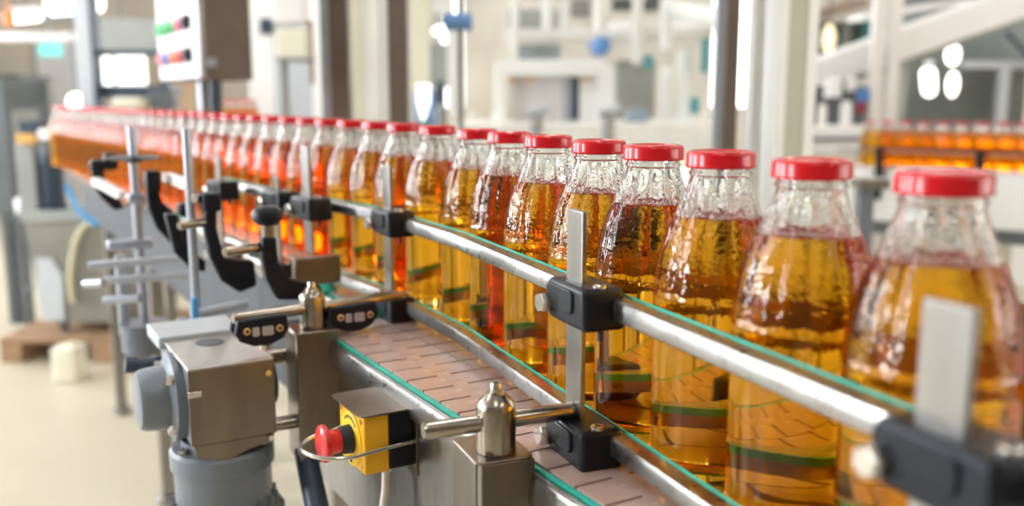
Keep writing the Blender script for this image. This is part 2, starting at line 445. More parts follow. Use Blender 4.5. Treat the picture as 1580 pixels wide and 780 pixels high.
PATH = [(.29, .352), (.231, .495), (-.037, 1.145), (-.100, 1.29), (-.172, 1.43), (-.293, 1.64), (-.80, 2.42), (-1.865, 3.93)]
def on_path_px(px):                       # where the path is met by the sight plane of an image column
    k = (px - 790) / FPX
    best = None
    for (x0, y0), (x1, y1) in zip(PATH, PATH[1:]):
        f0, f1 = [x - k * (y * math.cos(TH) + (CAMZ - 1.24) * math.sin(TH)) for x, y in ((x0, y0), (x1, y1))]
        if f0 * f1 <= 0: t = f0 / (f0 - f1); best = (x0 + (x1 - x0) * t, y0 + (y1 - y0) * t)
    return best
ROWL = 'amber juice bottle with red lid in the single file between the steel guide rails'
pos = [on_path_px(p) for p in (1456, 1253, 1112, 1008, 924, 846, 786, 736, 675, 623, 583, 544, 508, 479, 450, 424, 400, 379, 360, 342, 324)]
def arc_of(p):
    L_ = 0; best = (9, 0)
    for (x0, y0), (x1, y1) in zip(PATH, PATH[1:]):
        a_ = Vector((x0, y0)); b_ = Vector((x1, y1)); d = b_ - a_; q = max(0, min(1, (Vector(p) - a_).dot(d) / d.length_squared))
        e = (a_ + d * q - Vector(p)).length
        if e < best[0]: best = (e, L_ + q * d.length)
        L_ += d.length
    return best[1]
def path_at(s_):
    for (x0, y0), (x1, y1) in zip(PATH, PATH[1:]):
        d = Vector((x1 - x0, y1 - y0))
        if s_ <= d.length or (x1, y1) == PATH[-1]: p_ = Vector((x0, y0)) + d.normalized() * s_; return (p_.x, p_.y)
        s_ -= d.length
arcs = [arc_of(p_) for p_ in pos]
for i in range(1, len(arcs)): arcs[i] = max(arcs[i], arcs[i - 1] + .0945)
while len(arcs) < 42: arcs.append(arcs[-1] + .0945)
pos = [path_at(s_) for s_ in arcs]
OWN = {0: 'foremost juice bottle with red lid, behind the blurred post and large black clamp',
       4: 'juice bottle with red lid directly behind the flat post of the rod-held support',
       9: 'juice bottle with red lid directly behind the post at the rail bend'}
for i, (x, y) in enumerate(pos): bottle(x, y, BZ, OWN.get(i, ROWL), 'juice bottles on the main conveyor')

# ================================================================== guide rails
def rf(off, s): p = RF.w((off, s, 0)); return (p.x, p.y)
near_end = -.42
PR = [rf(-.068, near_end), rf(-.068, .62), (-.118, 1.135), (-.142, 1.185), (-.172, 1.24), (-.206, 1.293), (-.250, 1.35), (-.372, 1.505), (-.464, 1.63), (-.56, 1.77)]
def rail(zc, name, label, path, side=1, strip=True, sl=-.009):
    t = thing(name, label, 'guide rail', (path[0][0], path[0][1], zc - .008))
    s = side
    MB().sweep(path, [(0, zc - .0065), (0, zc + .004), (.0015 * s, zc + .007), (.004 * s, zc + .008), (.014 * s, zc + .008), (.015 * s, zc - .008), (.0015 * s, zc - .008)]).build('steel_bar', RAIL, t)
    if strip: MB().sweep(path, [(.0152 * s, zc + sl), (.0152 * s, zc + .0092), (.0166 * s, zc + .0092), (.0166 * s, zc + sl)]).build('plastic_strip', TEAL, t, label='thin teal plastic wear strip')
    return t
rail(1.126, 'guide_rail', 'upper brushed steel guide rail running past the bottle shoulders on the near side', PR)
rail(1.018, 'guide_rail', 'lower brushed steel guide rail just above the mauve belt on the near side', PR)
PL = [rf(.066, -.42), rf(.066, .62), (-.03, 1.30), (-.09, 1.45), (-.21, 1.67), (-.72, 2.46), (-1.6, 3.70)]
rail(1.126, 'guide_rail', 'upper steel guide rail behind the bottles on the far side', PL, -1, False)
rail(1.022, 'guide_rail', 'lower steel guide rail behind the bottles on the far side', PL, -1, True, .003)

def clamp(t, x, s, z, flip=False):       # black block gripping post and rail; x is its outer face
    q = MB()
    q.prism([(s - .034, z - .0165), (s - .031, z + .0165), (s + .031, z + .0165), (s + .036, z + .009), (s + .036, z - .009), (s + .028, z - .0165)], 'x', x, x + .036)
    b = q.build('clamp', BLACK, t, .004, 3, label='black plastic clamp block')
    m = MB(); m.prism(rounded(s - .016, s + .03, z - .006, z + .013, .006), 'x', x - .002, x + .004)
    m.build('clamp_boss', BLACK, b, .0012)
    hexa(MB(), (x + .002, s + .028, z - .004), (x - .010, s + .028, z - .004), .0085).build('bolt', BOLT, b)
    MB().rev((x + .018, s - .024, z + .0155), (x + .018, s - .024, z + .0185), [(0, .0055), (.8, .0055), (1, .0045)], 16).build('screw', BOLT, b)
    MB().cyl((x + .018, s - .024, z + .018), (x + .018, s - .024, z + .0187), .0027, n=6).build('screw_socket', RUBBER, b)
    MB().cyl((x + .016, s - .030, z - .024), (x + .016, s - .030, z - .016), .0025, n=8).build('screw_tip', RUBBER, b)
def post(t, x, s, z0, z1, w=.028, lean=0.0):
    m = MB(); m.box(x, x + .0045, s - w / 2, s + w / 2, z0, z1)
    if lean:
        for p in m.v: p.y += lean * (z1 - p.z)
    m.build('post', STEEL, t, .001, 2, label='flat brushed steel upright')
def holder(t, x, y, zr, hb):             # cylinder on a folded sheet bracket, with a set screw on top
    m = MB().rev((x, y, zr - .024), (x, y, zr + .024), [(0, .0148), (.01, .0156), (.74, .0156), (.80, .0150), (.90, .0115), (.965, .0075), (1, .0072)], 32)
    h = m.build('rod_holder', ROUND, t, label='turned steel cylinder')
    MB().rev((x, y, zr + .023), (x, y, zr + .031), [(0, .0048), (.75, .0048), (1, .0038)], 20).build('set_screw', BOLT, h)
    MB().cyl((x, y, zr + .0308), (x, y, zr + .0313), .0024, n=6).build('screw_socket', RUBBER, h)

# station 1: the one in sharp focus
RODZ = 1.036
def station(fr, x, s, label, z1=1.198, rod=None, hold=None, zu=1.126, zl=1.014, lean=0.0, w=.028, upper=True, lower=True):
    t = thing('rail_support', label, 'rail support', (x, s, .985), fr, 'guide rail supports')
    post(t, x + .012, s + .008, .998 if lower else 1.06, z1, w, lean)
    if upper: clamp(t, x, s, zu)
    if lower: clamp(t, x, s, zl)
    return t
t = station(RF, -.092, .276, 'flat steel post with two black clamps, held by the rod above the bare mauve slats')
p = CF.w((-.0745, -.484, RODZ)); pl = RF.l(p)
pr_ = RF.l(CF.w((.049, -.491, RODZ)))
MB().rev((-.0805, .283, RODZ), (-.206, .283, RODZ), [(0, .0068), (.97, .0068), (1, .0058)], 24).build('rod', ROUND, t, label='round steel rod')
hx = RF.l(CF.w((-.031, -.486, 0)))
holder(t, hx.x, .283, RODZ, 0)
hq = MB()
hq.prism(rounded(hx.x - .024, hx.x + .024, .262, .322, .006), 'z', RODZ - .026, RODZ - .024)
hq.box(hx.x - .024, hx.x - .022, .265, .318, .90, RODZ - .0245)
hq.box(hx.x - .020, hx.x + .024, .262, .2645, .90, RODZ - .0262)
hq.box(hx.x + .0215, hx.x + .024, .264, .320, .90, RODZ - .0265)
hq.build('mounting_bracket', SHEET, t, .0012)
# station 0, close to the lens
station(RF, -.092, -.085, 'flat steel post with a black clamp beside the foremost bottle')
# unseen supports of the far-side rails, added as dark shapes refracted by the bottles
for i, s0 in enumerate((.02, .38, .74)):
    t = thing('rail_support', ('added black-clamped steel post of the far rail behind the foremost bottles', 'added black-clamped steel post of the far rail opposite the rod-held support', 'added black-clamped steel post of the far rail near the bend')[i], 'rail support', (.07, s0, .985), RF, 'guide rail supports')
    post(t, .084, s0 - .008, .998, 1.165)
    for zc in (1.126, 1.016):
        q = MB(); q.prism([(s0 - .034, zc - .0165), (s0 - .031, zc + .0165), (s0 + .031, zc + .0165), (s0 + .036, zc - .009), (s0 + .028, zc - .0165)], 'x', .068, .100)
        q.build('clamp', BLACK, t, .004, 3)
# station 2 at the bend
F2 = Frame(-.150, 1.205, 27)
t = station(F2, -.022, 0, 'flat steel post with two black clamps, its rod carrying two black slotted sensor brackets')
pR = F2.l(CF.w((.096, -.009, RODZ))); pL = F2.l(CF.w((-.121, -.030, RODZ)))
MB().rev(pR, pL, [(0, .0066), (.985, .0066), (1, .0055)], 24).build('rod', ROUND, t, label='round steel rod')
hh = F2.l(CF.w((-.024, -.018, RODZ)))
holder(t, hh.x, hh.y, RODZ, 0)
m = MB()
x0, x1, y0 = hh.x - .027, hh.x + .024, hh.y - .026
m.prism([(x0, .85), (x0, RODZ - .024), (x1, RODZ - .024), (x1, .970), (x1 + .030, .970), (x1 + .030, .85)], 'y', y0, y0 + .0025)
m.box(x0, x1, y0 + .0025, hh.y + .03, RODZ - .0265, RODZ - .024)
m.box(x0, x0 + .0025, y0 + .0025, hh.y + .03, .85, RODZ - .0265)
m.prism(rounded(x1, x1 + .030, y0 + .002, y0 + .034, .008), 'z', .967, .970)
m.build('mounting_bracket', SHEET, t, .0012)
B(x1 + .006, x1 + .022, y0 + .008, y0 + .022, .968, .9706).build('slot', DARKG, t)
# the two slotted black brackets on that rod
def sensor(px_t, label):
    c = pR.lerp(pL, px_t); th = thing('sensor_bracket', label, 'sensor bracket', (c.x, c.y - .012, RODZ - .03), F2)
    y = c.y - .0075; z = RODZ - .012
    poly = [(c.x - .028, z + .012), (c.x + .028, z + .015), (c.x + .030, z - .004), (c.x + .022, z - .014), (c.x + .008, z - .020), (c.x - .010, z - .020), (c.x - .026, z - .013), (c.x - .031, z - .004)]
    bd = MB().prism(poly, 'y', y - .012, y).build('plate', BLACK, th, .003, 3)
    MB().prism([(a, b_) for a, b_ in poly], 'y', y + .016, y + .026).build('plate', BLACK, th, .003, 3)
    for dx in (-.018, .019):
        q = MB().rev((c.x + dx, y - .0118, z - .001), (c.x + dx, y - .0135, z - .001), [(0, .0042), (.7, .0042), (1, .0036)], 18).build('screw', BRASS, bd)
        MB().cyl((c.x + dx, y - .0134, z - .001), (c.x + dx, y - .0139, z - .001), .002, n=6).build('screw_socket', RUBBER, th)
    MB().prism(rounded(c.x - .012, c.x - .004, z - .008, z + .003, .002, 3), 'y', y - .0124, y - .0116).build('window', PALESTEEL, bd)
    MB().prism(rounded(c.x - .001, c.x + .012, z - .008, z + .003, .002, 3), 'y', y - .0124, y - .0116).build('window', PALESTEEL, bd)
    MB().cyl((c.x + .002, y - .006, z - .0195), (c.x + .002, y - .006, z - .025), .006, n=16).build('nut', BOLT, bd)
sensor(.86, 'black slotted sensor bracket with brass screws hanging over the gear motor')
sensor(.33, 'black slotted sensor bracket with brass screws hanging over the mauve belt')
# stations farther back on the bend
F3 = Frame(-.290, 1.36, 36)
station(F3, -.02, 0, 'leaning flat steel post with one black clamp behind the bend', z1=1.215, lower=False, lean=-.05)
F4 = Frame(-.357, 1.455, 37)
station(F4, -.02, 0, 'short steel post with black clamp beside the black knob arm', z1=1.165, w=.02)
F5 = Frame(-.50, 1.63, 37)
station(F5, -.02, 0, 'steel post with blue-black clamp beside the tall chrome stand', z1=1.185, w=.02)

# ================================================================== emergency stop
EV0, EV1, EU0, EU1, EZ0, EZ1 = -.0585, -.0055, -.268, -.200, .920, .980
t = thing('emergency_stop', 'yellow and black emergency stop box with red mushroom button and wire guard', 'emergency stop', (-.03, -.235, EZ0), CF)
B(EV0, EV0 + .0265, EU0, EU1, EZ0, EZ1).build('yellow_housing', YELLOW, t, .0025, 3)
B(EV0 + .0267, EV1, EU0 + .001, EU1 - .001, EZ0 + .001, EZ1 - .001).build('black_base', BLACK, t, .0015)
cu_, cz_ = (EU0 + EU1) / 2, (EZ0 + EZ1) / 2 - .002
lg = MB().rev((EV0, cu_, cz_), (EV0 - .0014, cu_, cz_), [(0, .0275), (.8, .0275), (1, .027)], 48).build('legend_disc', YELLOWL, t, label='bright yellow disc behind the button')
for i in range(7):
    q = math.radians(55 + i * 12); B(-.0002, .0002, -.0012, .0012, -.0018, .0018)
    m = B(EV0 - .0018, EV0 - .0014, -.001 + cu_ + .0225 * math.cos(q), .001 + cu_ + .0225 * math.cos(q), cz_ + .0225 * math.sin(q) - .0016, cz_ + .0225 * math.sin(q) + .0016)
    m.build('printed_mark', RUBBER, lg)
B(EV0 - .0018, EV0 - .0014, cu_ - .003, cu_ + .003, cz_ - .0245, cz_ - .0195).build('printed_mark', RUBBER, lg)
for uu in (EU0 + .007, EU1 - .007):
    for zz in (EZ0 + .007, EZ1 - .007):
        MB().cyl((EV0 + .001, uu, zz), (EV0 - .0006, uu, zz), .0026, n=14).build('housing_screw', BRASS, t)
MB().rev((EV0 - .001, cu_, cz_), (EV0 - .013, cu_, cz_), [(0, .0145), (.7, .014), (1, .0125)], 32).build('collar', RUBBER, t)
MB().rev((EV0 - .010, cu_, cz_), (EV0 - .034, cu_, cz_), [(0, .0112), (.5, .0122), (.60, .0150), (.68, .0182), (.80, .0190), (.90, .0182), (.97, .0150), (1, .0120), (.985, .006), (.985, .0005)], 40).build('mushroom_button', RED, t)
B(-.0395 + .001, -.0391 + .001, EU0 - .0005, EU0, EZ0 + .008, EZ1 - .008)
m = MB(); m.prism(rounded(EV0 - .006, EV1 + .002, EU0 - .006, EU1 + .010, .008), 'z', EZ1 + .001, EZ1 + .0026)
m.build('cover_plate', SHEET, t)
B(EV1 - .001, EV1 + .0008, EU0 - .0065, EU1 + .010, EZ0 - .008, EZ1 + .001).build('back_plate', SHEET, t)
gz = (EZ0 + EZ1) / 2 - .004
pts = [(EV1 - .001, EU0 - .004, gz + .002)]
for i in range(15):
    q = math.radians(-90 - i * 180 / 14)
    pts.append((EV0 - .010 + .040 * math.cos(q) * 1.0, cu_ + .0385 * math.sin(q), gz - .002))
pts = [pts[0], (EV0 + .01, EU0 - .0045, gz)] + [p for p in pts[1:]] + [(EV0 - .001, EU1 + .004, gz + .001), (EV1 - .001, EU1 + .004, gz + .002)]
MB().tube(pts, .0021, 10).build('wire_guard', BOLT, t, label='bent steel wire guard')
MB().rev((-.026, cu_ - .008, EZ0 + .001), (-.026, cu_ - .008, EZ0 - .010), [(0, .0095), (.6, .009), (1, .006)], 20).build('cable_gland', CABLE, t)
MB().tube([(-.026, cu_ - .008, EZ0 - .008), (-.027, cu_ - .008, EZ0 - .03), (-.033, cu_ - .010, EZ0 - .06), (-.036, cu_ - .014, EZ0 - .11), (-.030, cu_ - .02, EZ0 - .2)], .0040, 12).build('cable', CABLE, t)

# ================================================================== gear motor
t = thing('gear_motor', 'grey gear motor with steel cover box and round end cap driving the belt', 'motor', (-.13, 0.0, .60), CF)
G0, G1, GU0, GU1, GZ = -.178, -.082, -.050, .14, .990
m = MB(); m.prism([(G0, GU0), (G1, GU0), (G1, GU1), (G0, GU1)], 'z', GZ - .003, GZ)
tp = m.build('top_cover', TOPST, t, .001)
B(G0 - .006, G1, GU1 - .055, GU1 + .03, GZ - .010, GZ + .006).build('cover_flange', GREYL, t, .002)
MB().cyl((-.130, .055, GZ - .001), (-.130, .055, GZ + .0008), .017, n=28).build('vent_hole', DARKG, tp)
B(G0, G1, GU0, GU0 + .003, GZ - .090, GZ - .003).build('front_cover', SHEET, t, .0008)
m = MB(); m.prism([(G0 + .006, GZ - .104), (G0 + .003, GZ - .0905), (G1 - .002, GZ - .0905), (G1 - .004, GZ - .100), (G1 - .03, GZ - .104), (G1 - .05, GZ - .112), (G0 + .03, GZ - .112)], 'y', GU0 + .002, GU0 + .005); m.build('front_cover_apron', SHEET, t, .0008)
B(G0 + .004, G1 - .006, GU0 + .004, GU1, GZ - .100, GZ - .004).build('gear_case', GREY, t, .006, 3)
for uu, zz in ((G1 - .008, GZ - .016), (G1 - .008, GZ - .094)):
    MB().cyl((uu, GU0, zz), (uu, GU0 - .005, zz), .0035, n=12).build('cover_bolt', BOLT, t)
B(G0 - .001, G0 + .014, GU0 - .003, GU0 + .001, GZ - .033, GZ - .026).build('latch', BOLT, t, .001)
cy0, cz0 = .03, GZ - .052
MB().rev((G0 + .006, cy0, cz0), (G0 - .044, cy0, cz0), [(0, .052), (.25, .052), (.30, .046), (.36, .0385), (.85, .036), (.96, .033), (1, .027), (1.0, .001)], 40).build('end_cap', GREY, t, label='round grey end cap')
for q in (40, 140, 220, 320):
    a_ = math.radians(q); hexa(MB(), (G0 - .006, cy0 + .046 * math.cos(a_), cz0 + .046 * math.sin(a_)), (G0 - .016, cy0 + .046 * math.cos(a_), cz0 + .046 * math.sin(a_)), .006).build('cap_bolt', BOLT, t)
MB().cyl((G0 + .005, .10, GZ - .028), (G0 - .030, .10, GZ - .028), .007, n=14).cyl((G0 - .030, .10, GZ - .028), (G0 - .044, .10, GZ - .026), .010, n=14).build('cable_connector', NAVY, t)
mx, my = -.132, .008
MB().rev((mx, my, GZ - .101), (mx, my, GZ - .135), [(0, .046), (.3, .0465), (.31, .057), (.42, .060), (1, .060)], 44).build('motor_flange', GREY, t)
mm = MB().rev((mx, my, GZ - .135), (mx, my, .60), [(0, .0585), (.03, .056), (.97, .056), (1, .050)], 44).build('motor_body', GREY, t)
for i in range(18):
    q = 2 * PI * i / 18; c_, s_ = math.cos(q), math.sin(q)
    f = MB().box(.055, .062, -.0012, .0012, .64, GZ - .175)
    for p in f.v: p.x, p.y = mx + p.x * c_ - p.y * s_, my + p.x * s_ + p.y * c_
    f.build('cooling_fin', GREY, mm, smooth=False)
B(G1 - .01, G1 + .018, my - .02, my + .02, GZ - .24, GZ - .19).build('terminal_box', GREY, t, .004)
for q in (200, 250, 320):
    a_ = math.radians(q); hexa(MB(), (mx + .05 * math.cos(a_), my + .05 * math.sin(a_), GZ - .112), (mx + .053 * math.cos(a_), my + .053 * math.sin(a_), GZ - .105), .005).build('flange_bolt', BOLT, t)
MB().cyl((G1 - .01, -.028, GZ - .088), (-.0125, -.028, GZ - .088), .0085).build('drive_shaft', ROUND, t)
MB().cyl((G1 - .01, .03, GZ - .022), (-.0125, .03, GZ - .022), .010).build('drive_shaft', ROUND, t)
MB().rev((G1 + .0, .04, GZ - .055), (G1 + .022, .04, GZ - .055), [(0, .04), (.5, .036), (1, .028)], 28).build('output_flange', GREY, t)
# ================================================================== cable under the conveyor side
cb = MB().tube([CF.w((-.04, -.02, .86)), CF.w((-.05, -.10, .80)), CF.w((-.045, -.18, .70)), CF.w((-.03, -.2, .55)), CF.w((.0, -.2, .3)), CF.w((.02, -.25, .012))], .014, 12).build('drain_hose', NAVY, None, o=(-.1, .9, 0))
tag(cb.ob, 'dark blue hose hanging below the emergency stop beside the motor', 'hose')

# ================================================================== clutter along the far part of the conveyor
def tp(x, y, u): return tuple(cu(x, y, u))
# chrome stand with hand wheel
A = cu(213, 350, .58); ax, ay = A.x, A.y
def az_(x, y, u): return cu(x, y, u).z
t = thing('chrome_stand', 'chrome post on a round grey flange with a black hand wheel and crossing rods', 'stand', (ax, ay, .87), CF)
MB().cyl((ax, ay, .90), (ax, ay, az_(205, 195, .58)), .0078).build('post', PALESTEEL, t)
MB().cyl((ax - .03, ay + .02, .90), (ax - .03, ay + .02, 1.02), .0085).build('post', PALESTEEL, t)
MB().rev((ax, ay, .855), (ax, ay, .905), [(0, .038), (.6, .038), (.64, .041), (1, .040)], 32).build('flange', GREY, t)
MB().box(ax + .03, BW - .0125, ay - .015, ay + .015, .86, .885).build('arm', GREY, t)
MB().rev((ax, ay, az_(207, 243, .58) - .003), (ax, ay, az_(207, 243, .58) + .003), [(0, .036), (.5, .045), (1, .036)], 32).cyl((ax, ay, az_(207, 250, .58)), (ax, ay, az_(207, 240, .58)), .013).build('hand_wheel', BLACK, t)
MB().box(ax - .014, ax + .014, ay - .014, ay + .014, az_(210, 312, .58), az_(210, 298, .58)).build('post_clamp', PALESTEEL, t, .003)
MB().box(ax - .05, ax + .02, ay - .014, ay + .012, az_(210, 382, .58), az_(210, 368, .58)).build('post_clamp', PALESTEEL, t, .003)
for (xa, ya, xb, yb) in ((136, 410, 292, 397), (161, 433, 290, 424), (160, 463, 216, 460), (130, 438, 160, 436)):
    a_, b_ = cu(xa, ya, .54), cu(xb, yb, .50)
    q = MB().rev(a_, b_, [(0, .0055), (.02, .0066), (1, .0066)], 16).build('rod', PALESTEEL, t)
# second, thinner chrome post with its foot blocks
A = cu(296, 350, .25); ax, ay = A.x, A.y
t = thing('chrome_post', 'thin tall chrome post on dark foot blocks beside the black arms', 'post', (ax, ay, .96), CF)
MB().cyl((ax, ay, .97), (ax, ay, az_(290, 198, .25)), .0062).build('rod', PALESTEEL, t)
MB().box(ax - .02, ax + .045, ay - .02, ay + .02, .93, .975).build('foot', GREY, t, .003)
MB().cyl((ax - .01, ay - .01, .985), (ax + .07, ay - .01, .992), .007).cyl((ax - .025, ay - .022, .955), (ax - .025, ay - .022, .985), .007).build('cross_rod', PALESTEEL, t)
MB().box(ax + .03, BW - .0125, ay - .01, ay + .015, .935, .96).build('arm', GREY, t)
MB().box(ax - .012, ax - .003, ay - .03, ay - .022, az_(280, 490, .25), az_(280, 455, .25)).build('tie', BLUE, t, .002)
# black curved arms
def arm(poly, u, label, thick=.018, rods=(), knob=None, blk=None):
    P2 = [cu(x, y, u) for x, y in poly]
    zm = min(p.z for p in P2); xm = sum(p.x for p in P2) / len(P2)
    t = thing('guide_bracket', label, 'bracket', (xm, u, zm), CF)
    MB().prism([(p.x, p.z) for p in P2], 'y', u, u + thick).build('arm', BLACK, t, .003, 2)
    for (x0, y0, x1, y1, uu, r) in rods:
        MB().rev(cu(x0, y0, uu), cu(x1, y1, uu + .02), [(0, r * .85), (.03, r), (1, r)], 18).build('rod', ROUND, t)
    if knob:
        kx, ky = knob; c = cu(kx, ky, u + thick / 2)
        MB().rev((c.x, c.y, c.z - .012), (c.x, c.y, c.z + .011), [(0, .013), (.25, .0185), (.6, .019), (.85, .016), (1, .010)], 28).build('knob', BLACK, t)
        MB().cyl((c.x, c.y, c.z - .034), (c.x, c.y, c.z - .010), .0075).build('knob_stem', STEEL, t)
    for (x0, x1, y0, y1) in blk or ():
        a_, b_ = cu(x0, y1, u), cu(x1, y0, u)
        B(a_.x, b_.x, u - .012, u + .022, a_.z, b_.z).build('clamp_block', BLACK, t, .004)
    return t
arm([(405, 366), (427, 366), (431, 405), (448, 430), (497, 441), (500, 455), (470, 463), (430, 463), (412, 432), (405, 400)], .05, 'black curved arm with round black knob beside the bend', rods=((346, 389, 408, 380, .045, .0062),), knob=(412, 331))
arm([(317, 318), (336, 318), (335, 352), (347, 397), (393, 402), (397, 441), (370, 452), (342, 433), (325, 398), (317, 356)], .22, 'large black crescent arm between the chrome post and the knob arm', rods=((276, 348, 322, 342, .21, .006), (300, 306, 322, 306, .22, .006)), blk=((312, 338, 296, 326),))
arm([(226, 290), (243, 290), (252, 312), (276, 334), (293, 358), (296, 384), (270, 381), (242, 352), (230, 322)], .50, 'black crescent arm behind the thin chrome post', blk=((225, 246, 262, 296), (276, 300, 312, 334)))
arm([(141, 262), (158, 262), (166, 288), (186, 305), (192, 322), (176, 324), (156, 305), (144, 285)], .86, 'small black crescent arm left of the chrome stand', blk=((140, 160, 246, 266), (162, 180, 236, 262)))
arm([(255, 330), (275, 330), (282, 365), (300, 392), (318, 402), (318, 420), (296, 416), (270, 390)], .36, 'slim black arm low beside the chrome post')
# pale flat bars poking out of the far clamps
for (x0, y0, x1, y1, u, lb) in ((146, 278, 188, 301, .80, 'pale flat bar end poking out left of the hand wheel'), (256, 272, 290, 285, .48, 'pale flat bar end poking out behind the thin chrome post')):
    a_, b_ = cu(x0, y0, u + .05), cu(x1, y1, u - .05)
    q = MB().rev(a_, b_, [(0, .0085), (.04, .010), (.96, .010), (1, .0085)], 4).build('flat_bar', WHITE, None, fr=CF, o=a_)
    tag(q.ob, lb, 'bar')
# green plastic guide shoes on the belt edge
for i, (x, y, u) in enumerate(((512, 456, .06), (446, 421, .25), (350, 374, .66))):
    c = cu(x, y, u)
    m = MB().rev((BW - .006, u, .9985), (BW - .006, u, 1.012), [(0, .026), (.3, .025), (1, .012)], 24).build('guide_shoe', TEAL, None, fr=CF, o=(BW - .006, u, .9985))
    tag(m.ob, ('green plastic guide shoe on the belt edge behind the turned rod holder', 'green plastic guide shoe on the belt edge beside the knob arm', 'green plastic guide shoe on the belt edge by the chrome post')[i], 'guide shoe')
# brown steel block beside the leaning post
c = cu(490, 412, .13)
m = B(c.x - .035, c.x + .03, .12, .135, c.z - .022, c.z + .016).build('steel_angle', SHEET, None, .002, fr=CF, o=(c.x, .12, c.z - .022)); tag(m.ob, 'small brown steel angle beside the leaning flat post', 'bracket')

# ------------------------------------------------------------------ helpers for the hall behind
def R3(x0, x1, y0, y1, Y):              # front rectangle at distance Y -> X0, X1, Z0, Z1
    ym = (y0 + y1) / 2
    return at(x0, ym, Y).x, at(x1, ym, Y).x, at((x0 + x1) / 2, y1, Y).z, at((x0 + x1) / 2, y0, Y).z
def pbox(mb, x0, x1, y0, y1, Y, dep):
    a_, b_, c_, d_ = R3(x0, x1, y0, y1, Y); return mb.box(a_, b_, Y, Y + dep, c_, d_)
def PB(*a): return pbox(MB(), *a)
def wthing(name, label, cat, px, Y, z=0, group=None):
    return thing(name, label, cat, (at(px, 149, Y).x, Y, z), WF, group)
def down(mb, x0, x1, y0, Y, dep, z0=0.0):   # standing on the floor up to image row y0
    a_, b_, c_, d_ = R3(x0, x1, y0, 149, Y); return mb.box(a_, b_, Y, Y + dep, z0, max(c_, d_) if y0 < 149 else at((x0 + x1) / 2, y0, Y).z)
def upto(mb, x0, x1, Y, dep, z0, z1):
    return mb.box(at(x0, 149, Y).x, at(x1, 149, Y).x, Y, Y + dep, z0, z1)

# ------------------------------------------------------------------ left machine on its trolley, pallet, canister
Y = 4.55
t = wthing('pump_unit', 'grey steel pump cabinet with dark motor on top and pale hose', 'machine', 115, Y)
x0, x1, z0, z1 = R3(45, 190, 340, 498, Y)
m = MB(); m.prism([(x0 - .01, z1), (x1 + .02, z1), (x1, z0), (x0 + .10, z0), (x0 + .035, z0 + .12)], 'y', Y, Y + .30)
m.build('cabinet', mat('weathered_steel', (0.25, 0.24, 0.21), 0.42, 0.4, var=0.15, vscale=5), t, .006)
pbox(MB(), 30, 190, 326, 342, Y - .02, .34).build('rim', MIDG, t, .004)
pts = [at(x, y, Y - .012) for x, y in ((55, 398), (80, 398), (97, 425), (100, 495), (66, 495), (58, 450))]
MB().prism([(p.x, p.z) for p in pts], 'y', Y - .014, Y - .002).build('access_plate', GREYL, t, .003)
for q in (x0 + .12, x1 - .05):
    for w_ in (Y + .02, Y + .24): B(q, q + .03, w_, w_ + .03, .126, z0).build('leg', DARKG, t)
c = at(78, 300, Y + .08)
MB().rev((c.x, Y + .1, z1), (c.x, Y + .1, at(84, 238, Y + .1).z), [(0, .062), (.2, .066), (.22, .058), (.85, .058), (.88, .064), (1, .060)], 28).build('motor', NAVY, t)
MB().rev((c.x, Y + .1, at(84, 238, Y + .1).z), (c.x, Y + .1, at(84, 208, Y + .1).z), [(0, .058), (.3, .066), (.7, .066), (1, .05)], 28).build('fan_cover', GREY, t)
pbox(MB(), 28, 58, 186, 206, Y, .08).build('terminal_box', NAVY, t, .006)
pbox(MB(), 24, 54, 206, 222, Y, .09).build('band', mat('amber_plastic', (0.75, 0.42, 0.12), 0.4), t, .006)
pbox(MB(), 58, 84, 199, 216, Y - .02, .06).build('connector_cover', WHITE, t, .006)
pbox(MB(), 26, 55, 222, 335, Y + .03, .1).build('column', MIDG, t, .006)
pbox(MB(), 14, 30, 332, 340, Y, .3).build('handle_bar', DARKG, t)
pts = [at(x, y, Y - .03) for x, y in ((140, 343), (126, 352), (116, 372), (111, 400), (108, 430), (112, 466))]
MB().tube(pts, .014, 12).build('pale_hose', mat('beige_hose', (0.62, 0.58, 0.38), 0.45), t)
pts = [at(x, y, Y - .05) for x, y in ((103, 285), (112, 305), (122, 325), (140, 340), (152, 345))]
MB().tube(pts, .014, 12).build('blue_hose', BLUE, t)
pts = [at(x, y, Y) for x, y in ((52, 442), (40, 447), (33, 458), (33, 480))]
MB().tube(pts, .008, 8).build('hook', DARKG, t)
t = wthing('machine_stand', 'dark lattice machine stand with pale box at the far left', 'machine', 12, 5.2)
pbox(MB(), -20, 14, 120, 330, 5.2, .5).build('frame', DARKG, t, .01)
pbox(MB(), 14, 24, 170, 300, 5.25, .3).build('panel', MIDG, t, .01)
pbox(MB(), 20, 52, 305, 333, 4.9, .1).build('valve_box', WHITE, t, .02)
upto(MB(), -16, -4, 5.25, .08, 0, .9).build('leg', DARKG, t); upto(MB(), 4, 14, 5.25, .08, 0, .9).build('leg', DARKG, t)
t = thing('wooden_pallet', 'brown wooden pallet on the floor under the pump cabinet', 'pallet', (-2.0, 4.75, 0))
for q in (-2.5, -2.05, -1.62): B(q, q + .1, 4.45, 5.1, 0, .1).build('bearer', WOOD, t)
for i in range(5): B(-2.5, -1.52, 4.45 + i * .135, 4.55 + i * .135, .1, .125).build('board', WOOD, t)
c = at(105, 590, 4.15)
q = MB().prism(rounded(c.x - .06, c.x + .06, 4.12, 4.24, .02), 'z', 0, .16).cyl((c.x + .02, 4.18, .16), (c.x + .02, 4.18, .18), .02).build('canister', CREAM, None, .008, o=(c.x, 4.18, 0))
tag(q.ob, 'cream plastic canister standing on the floor before the pallet', 'canister')

